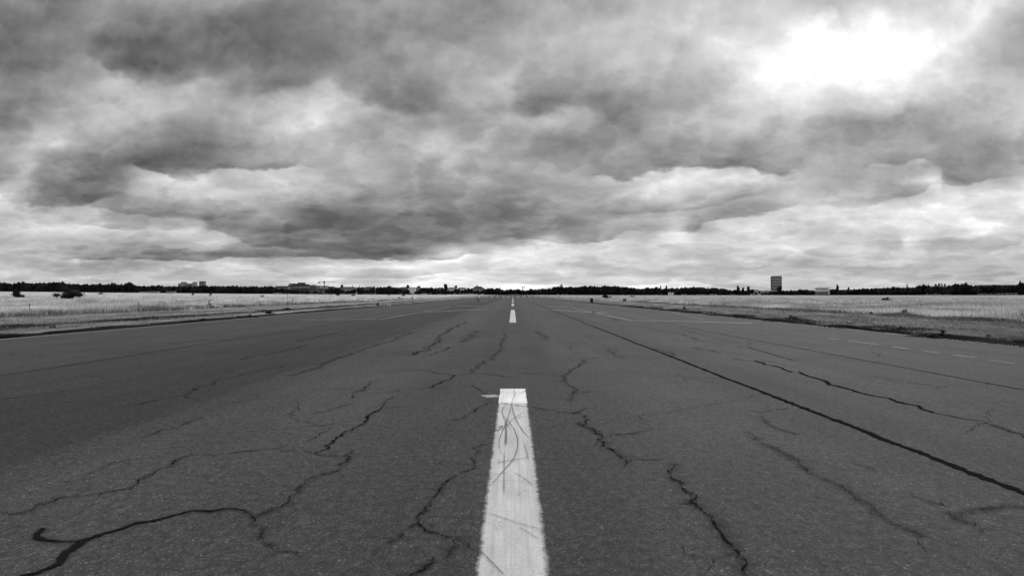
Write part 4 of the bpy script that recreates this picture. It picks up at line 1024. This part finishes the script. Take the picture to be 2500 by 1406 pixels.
# church spire, chimneys, masts
def spire(px, ytop, yb_, wpx, lb, dD=40):
    D = Dline(px)+dD; k = D/F; x = (px-VX)*k; zb = Zf(x, D); z1 = H+(VY-yb_)*k-zb; z2 = H+(VY-ytop)*k-zb; r = wpx*k/2
    root = empty('church', (x, D, zb)); tag(root, lb, 'church')
    MB().box(-r, r, -r, r, 0, z1).build('tower', M_dark, root); MB().tube((0, 0, z1), (0, 0, z2), r*1.3, .12, 8).build('spire', M_roof, root)
    MB().box(-r*.9-14*k*0, r*3.2, .2, 10, 0, z1*.72).build('nave', M_dark, root)
spire(1613, 695.5, 702, 2.6, 'dark church spire poking above the wooded skyline')
spire(860.5, 696, 700, 2.0, 'small pointed turret above the long pale apartment block', 80)
def chimney(px, ytop, wpx, lb, dD=60, m=None):
    D = Dline(px)+dD; k = D/F; x = (px-VX)*k; zb = Zf(x, D); z2 = H+(VY-ytop)*k-zb; r = wpx*k/2
    root = empty('chimney', (x, D, zb)); tag(root, lb, 'chimney')
    MB().tube((0, 0, 0), (0, 0, z2-1), r*1.15, r, 12).build('shaft', m or M_dark, root); MB().tube((0, 0, z2-1), (0, 0, z2), r*1.25, r*1.25, 12).build('cap', M_roof, root)
chimney(878, 696, 1.2, 'thin dark chimney above the trees left of the white block'); chimney(914, 698, 1.4, 'short dark chimney beside the half-hidden pale house')
chimney(2214, 694, 2.6, 'dark round water-tower chimney above the right treeline')
def crane(px, yj, yb_, x0, x1, lb, dD):
    D = Dline(px)+dD; k = D/F; x = (px-VX)*k; zb = Zf(x, D); zj = H+(VY-yj)*k-zb; r = .55
    root = empty('tower_crane', (x, D, zb)); tag(root, lb, 'crane')
    b = MB()
    for sx in (-r, r):
        for sy in (-r, r): b.box(sx-.1, sx+.1, sy-.1, sy+.1, 0, zj)
    n = int(zj/1.6)
    for i in range(n): b.tube((-r, -r, i*1.6), (r, -r, i*1.6+1.6), .07, n=4); b.tube((r, r, i*1.6), (-r, r, i*1.6+1.6), .07, n=4)
    b.build('mast', M_dark, root)
    b = MB(); xa, xb = (x0-px)*k, (x1-px)*k
    for sy in (-.4, .4): b.box(xa, xb, sy-.12, sy+.12, zj, zj+.25)
    b.box(xa, xb, -.1, .1, zj+1.1, zj+1.3)
    n = int((xb-xa)/1.4)
    for i in range(n): b.tube((xa+i*1.4, -.4, zj), (xa+i*1.4+.7, 0, zj+1.2), .06, n=4); b.tube((xa+i*1.4+.7, 0, zj+1.2), (xa+i*1.4+1.4, .4, zj), .06, n=4)
    b.build('jib', M_mgrey, root)
    MB().box(xa, xa+2.2, -.9, .9, zj-1.4, zj+.1).build('counterweight', M_dark, root)
    MB().box(-.9, .9, -1.2, .3, zj-1.4, zj+1.6).build('cab', M_dark, root)
    MB().tube((0, 0, zj), (0, 0, zj+2.6), .45, .1, 6).build('apex', M_dark, root)
crane(791.5, 689.2, 697, 777, 819, 'tower crane with long horizontal jib above the terraced building', 110)
D = Dline(1276)+60; k = D/F; x = (1276-VX)*k
root = empty('construction_crane', (x, D, Zf(x, D))); tag(root, 'small dark crane top beyond the runway end', 'crane')
zb = Zf(x, D); zj = H+(VY-701)*k-zb
MB().box(-.5, .5, -.5, .5, 0, zj).build('mast', M_dark, root); MB().box(-1.6, 1, -.6, .6, zj-.6, zj+.8).build('cab', M_dark, root)
MB().tube((0, 0, zj-.3), (4.6, 0, zj+.6), .35, .3, 6).tube((0, 0, zj), (-9, 0, zj+.4), .13, .1, 5).build('jib', M_dark, root); MB().box(2.2, 4.4, -.5, .5, zj-.9, zj+.4).build('counterweight', M_dark, root)
# white mast and lattice mast next to the terraced building
D = Dline(784)+15; k = D/F; x = (784-VX)*k; zb = Zf(x, D)
root = empty('floodlight_mast', (x, D, zb)); tag(root, 'white mast with lattice foot in front of the crane', 'mast')
MB().box(-.35, .35, -.3, .3, H+(VY-704)*k-zb, H+(VY-698)*k-zb).build('head_panel', M_vwhite, root)
b = MB(); zz = H+(VY-704)*k-zb
for sx in (-1, 1): b.tube((sx*.9, 0, 0), (sx*.25, 0, zz), .13, .1, 5)
n = 6
for i in range(n):
    z0, z1 = zz*i/n, zz*(i+1)/n; r0, r1 = .9-.65*i/n, .9-.65*(i+1)/n; b.tube((-r0, 0, z0), (r1, 0, z1), .08, n=4); b.tube((r0, 0, z0), (-r1, 0, z1), .08, n=4)
b.build('lattice_leg', M_render, root)

# ------------------------------------------------------------------ things beside the runway
def barrier(x, y, w, h, label, group=None, end=True, proto=None, rz=0):
    z = Zf(x, y)
    if proto:
        root = proto.copy(); C.objects.link(root); root.location = (x, y, z); root['label'] = label
        for ch in list(proto.children):
            c = ch.copy(); C.objects.link(c); c.parent = root
        if group: root['group'] = group
        return root
    root = empty('striped_barrier', (x, y, z), rz); tag(root, label, 'barrier', group)
    MB().box(-w/2, w/2, 0, .05, h*.18, h).build('board', M_darkboard if end else M_mgrey, root)
    for s_ in (-1, 1): MB().box(s_*w*.38-.05, s_*w*.38+.05, -.12, .2, 0, h*.2).build('foot', M_metal, root)
    b0 = None; bw_ = w*(.056 if end else .085)
    st = -w/2+w*(.24 if end else .06); 
    groups = ([(st+i*bw_*2.05) for i in range(4)]+[(st+w*.47+i*bw_*1.9) for i in range(4)]) if end else [(-w/2+w*.14*(i+.5)) for i in range(7)]
    for xx in groups:
        if b0 is None: o = MB().box(0, bw_, -.03, -.003, h*.02, h*1.04).build('white_bar', M_white, root); b0 = o.data
        else: o = bpy.data.objects.new('white_bar', b0); C.objects.link(o); o.parent = root
        o.location = (xx, 0, 0)
    return root
p = flat(935, 746.6); barrier(p.x, p.y, 32.5*p.y/F, 7*p.y/F, 'nearest striped barrier with two groups of white bars on the left verge', rz=.0)
first = None
for i, (px, lb) in enumerate([(1186,'far striped barrier closest to the cyclist'),(1200,'second far striped barrier right of the cyclist'),(1214,'third far striped barrier right of the cyclist'),(1228.5,'fourth far striped barrier right of the cyclist'),(1240,'far striped barrier just left of the centre line'),
    (1264,'far striped barrier just right of the centre line'),(1278.5,'second far striped barrier right of the centre line'),(1292.5,'third far striped barrier right of the centre line'),(1307,'fourth far striped barrier right of the centre line'),(1320,'last far striped barrier on the right runway edge'),(1365,'lone striped barrier far out in the grass right of the runway')]):
    p = flat(px, 726.6)
    bo = barrier(p.x, p.y, 8.0*p.y/F, 4.2*p.y/F, lb, 'striped barriers across the far runway', False, first)
    if first is None: first = bo
# posts of the old fence line
def post(px, yt, yb_, wpx, label, lean=0, group='old wooden fence posts', name='fence_post', knob=False, m=None):
    p = flat(px, yb_); k = p.y/F; h = (yb_-yt)*k; r = max(wpx*k/2, .03)
    root = empty(name, p); tag(root, label, 'post', group)
    MB().tube((0, 0, -.1), (lean*h, 0, h), r*1.1, r*.9, 7).build('shaft', m or M_wood, root)
    MB().tube((lean*h, 0, h), (lean*h, 0, h+r*.6), r*.95, r*.3, 7).build('worn_top', m or M_wood, root)
    if knob: MB().tube((lean*h*.9, 0, h*.8), (lean*h*.9+r*3, 0, h*1.02), r*.8, r*.5, 6).build('splinter', m or M_wood, root)
for a_ in [(338,736,757,2.2,'thick leaning wooden post in the left meadow',-.05),(72,740,768,1.8,'pale weathered post at the far left in tall grass'),(509,733,752,2.2,'post overgrown by a pale shrub in the left meadow',.08,'old wooden fence posts','fence_post',True),
   (633,734,746.5,1.6,'leaning post right of the shrub-covered post',.12),(714,729.5,743,1.8,'forked dark post right of the thin pole',.05,'old wooden fence posts','fence_post',True),(780.5,731,739.5,1.3,'thin post between the forked post and the dark short posts'),
   (834,731,738.5,1.6,'dark short post left of the striped barrier',.1),(874,727.5,735.5,1.6,'second dark short post left of the striped barrier'),(909.3,728,735.2,1.5,'dark post directly behind the left part of the striped barrier'),(937.5,730,735,1.2,'small dark post behind the right part of the striped barrier',.08),
   (961.5,727,732.6,1.5,'small dark post right of the striped barrier'),(982,727.5,731.5,1.0,'faint short post left of the dark-clothed person'),(1001,726.5,731,.9,'faint post touching the dark-clothed person'),(1030.5,725.5,730.5,.9,'faint post right of the dark-clothed person'),(1049,725.5,729.5,.8,'last faint post toward the cyclist')]:
    post(*a_)
p = flat(702, 754.5); k = p.y/F; root = empty('marker_pole', p); tag(root, 'thin tall pale pole at the left verge', 'pole')
MB().tube((0, 0, -.1), (-.01, 0, 34.5*k), .035, .022, 8).build('shaft', M_metal, root); MB().tube((0, 0, -.02), (0, 0, .12), .10, .08, 8).build('footing', M_wood, root); MB().tube((-.01, 0, 34.5*k), (-.01, 0, 34.5*k+.06), .05, .03, 8).build('cap', M_metal, root)
# thin lamp poles at the left treeline
for px, lb in ((406.5,'thin pale lamp pole before the dark trees left of the tower blocks'),(429.5,'thin pale lamp pole before the dark trees below the tower blocks')):
    D = Dline(px)-40; k = D/F; x = (px-VX)*k; zb = Zf(x, D); root = empty('lamp_pole', (x, D, zb)); tag(root, lb, 'lamp')
    MB().tube((0, 0, 0), (0, 0, 13*k), .07, .05, 6).build('pole', M_metal, root); MB().box(-.1, .7, -.1, .1, 13*k, 13*k+.1).build('lamp_head', M_metal, root)
# dark square signs on the grass
def sign(px, yt, yb_, wpx, label, slant):
    p = flat(px, yb_+1.5); k = p.y/F; w = wpx*k; z1 = (yb_+1.5-yt)*k; z0 = 1.5*k
    root = empty('direction_sign', p); tag(root, label, 'sign')
    MB().box(-w/2, w/2, 0, .08, z0, z1).build('panel', M_black, root)
    b = MB(); zc = (z0+z1)/2; hh = (z1-z0)*.44; t = w*.11
    b.prism([(-t-slant*w, zc+hh), (-t+slant*w, zc-hh), (t+slant*w*1.3, zc-hh), (t*.6-slant*w, zc+hh)], -.015, -.003); b.build('pale_mark', M_metal, root)
    for s_ in (-1, 1): MB().box(s_*w*.35-.04, s_*w*.35+.04, .02, .07, -.05, z0).build('leg', M_metal, root)
sign(1525.3, 729, 735.8, 7.4, 'black square sign with a pale slanted mark on the right grass', .08)
sign(974, 725.4, 728.2, 6.6, 'small dark sign with pale middle left of the dark-clothed person', .02)
# black litter bin and low rail
p = flat(1444.4, 739); k = p.y/F; root = empty('litter_bin', p); tag(root, 'black litter bin with flared lid on the right verge', 'bin')
def lathe(prof, m, nm, parent, n=20):
    b = MB()
    for r, z in prof: b.v += [(r*math.cos(2*math.pi*i/n), r*math.sin(2*math.pi*i/n), z) for i in range(n)]
    for j in range(len(prof)-1):
        for i in range(n): i2 = (i+1) % n; b.f.append((j*n+i, j*n+i2, (j+1)*n+i2, (j+1)*n+i))
    b.f.append(tuple(reversed(range(n)))); b.f.append(tuple((len(prof)-1)*n+i for i in range(n)))
    return b.build(nm, m, parent)
lathe([(.34,0),(.36,.05),(.30,.35),(.31,.72)], M_black, 'body', root); lathe([(.31,.72),(.44,.78),(.42,.86),(.20,.90),(.12,1.0),(.02,1.05)], M_black, 'lid', root)
MB().box(-.36, .36, -.03, .03, .86, .90).build('handle', M_black, root)
MB().box(-.12, .12, -.345, -.31, .5, .62).build('plate', M_darkboard, root)
pa, pb = flat(1449.5, 737.5), flat(1462, 737.5); root = empty('low_rail', (pa+pb)/2); tag(root, 'low dark rail on short legs right of the black litter bin', 'rail'); hw = (pb-pa).length/2; k = pa.y/F
MB().tube((-hw, 0, 3.6*k), (hw, 0, 3.6*k), .035, n=7).build('top_rail', M_dark, root)
for s_ in (-.9, 0, .9): MB().tube((s_*hw, 0, -.05), (s_*hw, 0, 3.6*k), .03, n=6).build('leg', M_dark, root)
p = flat(2074, 787); root = empty('paper_scrap', p); tag(root, 'crumpled white paper scrap on the right verge', 'litter')
b = MB(); rr = random.Random(2); n = 6
b.v = [((i/n-.5)*.16, (j/n-.5)*.16, .03+.05*rr.random()) for j in range(n+1) for i in range(n+1)]; b.f = gridfaces(n+1, n+1); b.build('paper', M_white, root)
root2 = b
p = flat(465, 756); root = empty('pale_stone', p); tag(root, 'small pale stone at the foot of the tall grass on the left', 'stone')
lathe([(.12,-.03),(.17,.06),(.15,.16),(.06,.22)], M_render, 'stone_body', root, 9)

# ------------------------------------------------------------------ people
def skin(name, joints, edges, m, parent, sub=1):
    """joints: (x,y,z,r)"""
    me = bpy.data.meshes.new(name); me.from_pydata([j[:3] for j in joints], edges, []); me.materials.append(m)
    o = bpy.data.objects.new(name, me); C.objects.link(o); o.parent = parent
    md = o.modifiers.new('skin', 'SKIN'); md.use_smooth_shade = True
    for i, j in enumerate(joints):
        sv = me.skin_vertices[0].data[i]; r = j[3]
        sv.radius = (r, r) if not isinstance(r, tuple) else r; sv.use_root = (i == 0)
    s = o.modifiers.new('sub', 'SUBSURF'); s.levels = sub; s.render_levels = sub
    return o
def ball(c, r, m, nm, parent, sc=(1, 1, 1)):
    b = MB(); nu, nv = 14, 9
    for j in range(nv+1):
        f = math.pi*j/nv
        for i in range(nu):
            t = 2*math.pi*i/nu; b.v.append((c[0]+r*sc[0]*math.sin(f)*math.cos(t), c[1]+r*sc[1]*math.sin(f)*math.sin(t), c[2]+r*sc[2]*math.cos(f)))
    for j in range(nv):
        for i in range(nu): i2 = (i+1) % nu; b.f.append((j*nu+i, (j+1)*nu+i, (j+1)*nu+i2, j*nu+i2))
    return b.build(nm, m, parent, True)
def hand(c, d, parent):
    b = MB(); d = Vector(d).normalized(); s_ = d.orthogonal().normalized(); c = Vector(c); b.tube(c, c+d*.08, .035, .04, 6)
    for i, l in enumerate((.055, .07, .075, .06)): q = c+d*.08+s_*(i-1.5)*.02; b.tube(q, q+d*l, .011, .008, 5)
    b.tube(c+d*.02+s_*.035, c+d*.07+s_*.075, .013, .009, 5); b.build('hand', M_skin, parent)
def person(loc, rz, label, pose, top, legs, scale=1.0, hat=None):
    root = empty('person', loc, rz); tag(root, label, 'person'); root.scale = (scale,)*3
    # local +y = facing; pose gives joints
    J = pose
    body = [J['pelvis']+(.15,), J['waist']+(.125,), J['chest']+(.155,), J['neck']+(.06,), J['head']+(.085,), J['crown']+(.075,)]
    edges = [(0,1),(1,2),(2,3),(3,4),(4,5)]
    for s_ in 'lr':
        k = len(body); body += [J['sh'+s_]+(.065,), J['el'+s_]+(.045,), J['wr'+s_]+(.032,), J['ha'+s_]+(.04,)]; edges += [(2,k),(k,k+1),(k+1,k+2),(k+2,k+3)]
        k = len(body); body += [J['hip'+s_]+(.095,), J['kn'+s_]+(.06,), J['an'+s_]+(.042,), J['toe'+s_]+(.035,)]; edges += [(0,k),(k,k+1),(k+1,k+2),(k+2,k+3)]
    skin('body', body, edges, M_skin, root)
    c = [J['pelvis']+(.165,), J['waist']+(.145,), J['chest']+(.18,), J['shl']+(.085,), J['ell']+(.06,), J['shr']+(.085,), J['elr']+(.06,)]
    skin('shirt', c, [(0,1),(1,2),(2,3),(3,4),(2,5),(5,6)], top, root)
    c = [J['pelvis']+(.17,), J['hipl']+(.11,), J['knl']+(.078,), J['anl']+(.06,), J['hipr']+(.11,), J['knr']+(.078,), J['anr']+(.06,)]
    skin('trousers', c, [(0,1),(1,2),(2,3),(0,4),(4,5),(5,6)], legs, root)
    h = Vector(J['head']); ball(h+Vector((0, -.02, .06)), .105, M_hair, 'hair', root, (1, 1.05, 1.0))
    for s_ in 'lr':
        e_, w__ = Vector(J['el'+s_]), Vector(J['wr'+s_]); hand(w__, w__-e_, root)
        a_, t_ = Vector(J['an'+s_]), Vector(J['toe'+s_]); MB().tube(a_-Vector((0, .06, .02)), t_+Vector((0, .05, 0)), .05, .04, 7).build('shoe', M_black, root)
    return root
stand = dict(pelvis=(0,0,.95), waist=(0,.01,1.1), chest=(0,.0,1.32), neck=(0,.0,1.5), head=(0,.02,1.6), crown=(0,.02,1.7),
  shl=(-.19,0,1.42), ell=(-.25,-.04,1.14), wrl=(-.24,.06,.90), hal=(-.24,.08,.85), shr=(.19,0,1.42), elr=(.25,-.03,1.14), wrr=(.24,.08,.91), har=(.24,.1,.86),
  hipl=(-.10,0,.88), knl=(-.11,.06,.50), anl=(-.11,.0,.09), toel=(-.12,.13,.04), hipr=(.10,0,.88), knr=(.11,-.02,.5), anr=(.11,-.14,.10), toer=(.12,-.02,.04))
ride = dict(pelvis=(0,-.12,1.0), waist=(0,-.04,1.14), chest=(0,.10,1.34), neck=(0,.2,1.48), head=(0,.25,1.57), crown=(0,.26,1.67),
  shl=(-.19,.14,1.42), ell=(-.31,.28,1.22), wrl=(-.27,.46,1.08), hal=(-.27,.5,1.06), shr=(.19,.14,1.42), elr=(.31,.28,1.22), wrr=(.27,.46,1.08), har=(.27,.5,1.06),
  hipl=(-.10,-.08,.94), knl=(-.13,.26,.76), anl=(-.12,.10,.44), toel=(-.12,.22,.40), hipr=(.10,-.08,.94), knr=(.12,.16,.56), anr=(.12,.02,.18), toer=(.12,.14,.13))
def bicycle(loc, rz, label):
    root = empty('bicycle', loc, rz); tag(root, label, 'bicycle')
    for yy in (-.52, .54):
        wh_ = MB().ring((0, yy, .34), (1, 0, 0), .32, .022).build('wheel', M_tyre, root, True)
        b = MB()
        for i in range(12): t = math.pi*2*i/12; b.tube((0, yy, .34), (0, yy+math.cos(t)*.31, .34+math.sin(t)*.31), .003, n=4)
        b.tube((-.04, yy, .34), (.04, yy, .34), .02).build('spokes', M_metal, wh_)
    b = MB()
    for p0, p1 in (((0,-.52,.34),(0,-.02,.30)),((0,-.02,.30),(0,-.16,.86)),((0,-.14,.78),(0,.40,.84)),((0,-.02,.30),(0,.40,.76)),((0,-.52,.34),(0,-.14,.78))): b.tube(p0, p1, .018)
    b.build('frame', M_dark, root); MB().tube((0,.54,.34), (0,.38,.98), .018).build('fork', M_dark, root)
    MB().tube((-.30,.44,1.04), (.30,.44,1.04), .014).build('handlebar', M_metal, root)
    MB().box(-.07, .07, -.28, -.02, .87, .92).build('saddle', M_black, root)
    for s_ in (-1, 1): MB().box(s_*.12-.05, s_*.12+.05, .02-.04+(.1 if s_ < 0 else 0), .10+(.1 if s_ < 0 else 0), .30+s_*-.08-.09*(s_ > 0), .33-s_*.08-.09*(s_ > 0)).build('pedal', M_black, root)
    return root
p = flat(1168.6, 736); sc = 13.8*p.y/F/1.72
person(p, 0, 'cyclist in a white shirt riding away along the runway', ride, M_cloth_w, M_cloth_g, sc); bk_ = bicycle(p, 0, 'dark bicycle under the cyclist in the white shirt'); bk_.scale = (sc,)*3
p = flat(1165.6, 731.5); sc = 9.2*p.y/F/1.72
person(p, 0, 'darkly dressed second cyclist further away, just left of the first', ride, M_cloth_d, M_cloth_d, sc); bk_ = bicycle(p, 0, 'bicycle of the second, more distant cyclist'); bk_.scale = (sc,)*3
p = flat(1006.6, 731.6); person(p, .3, 'person in dark clothes standing at the edge of the left meadow', stand, M_cloth_d, M_cloth_d, 8.0*p.y/F/1.72)
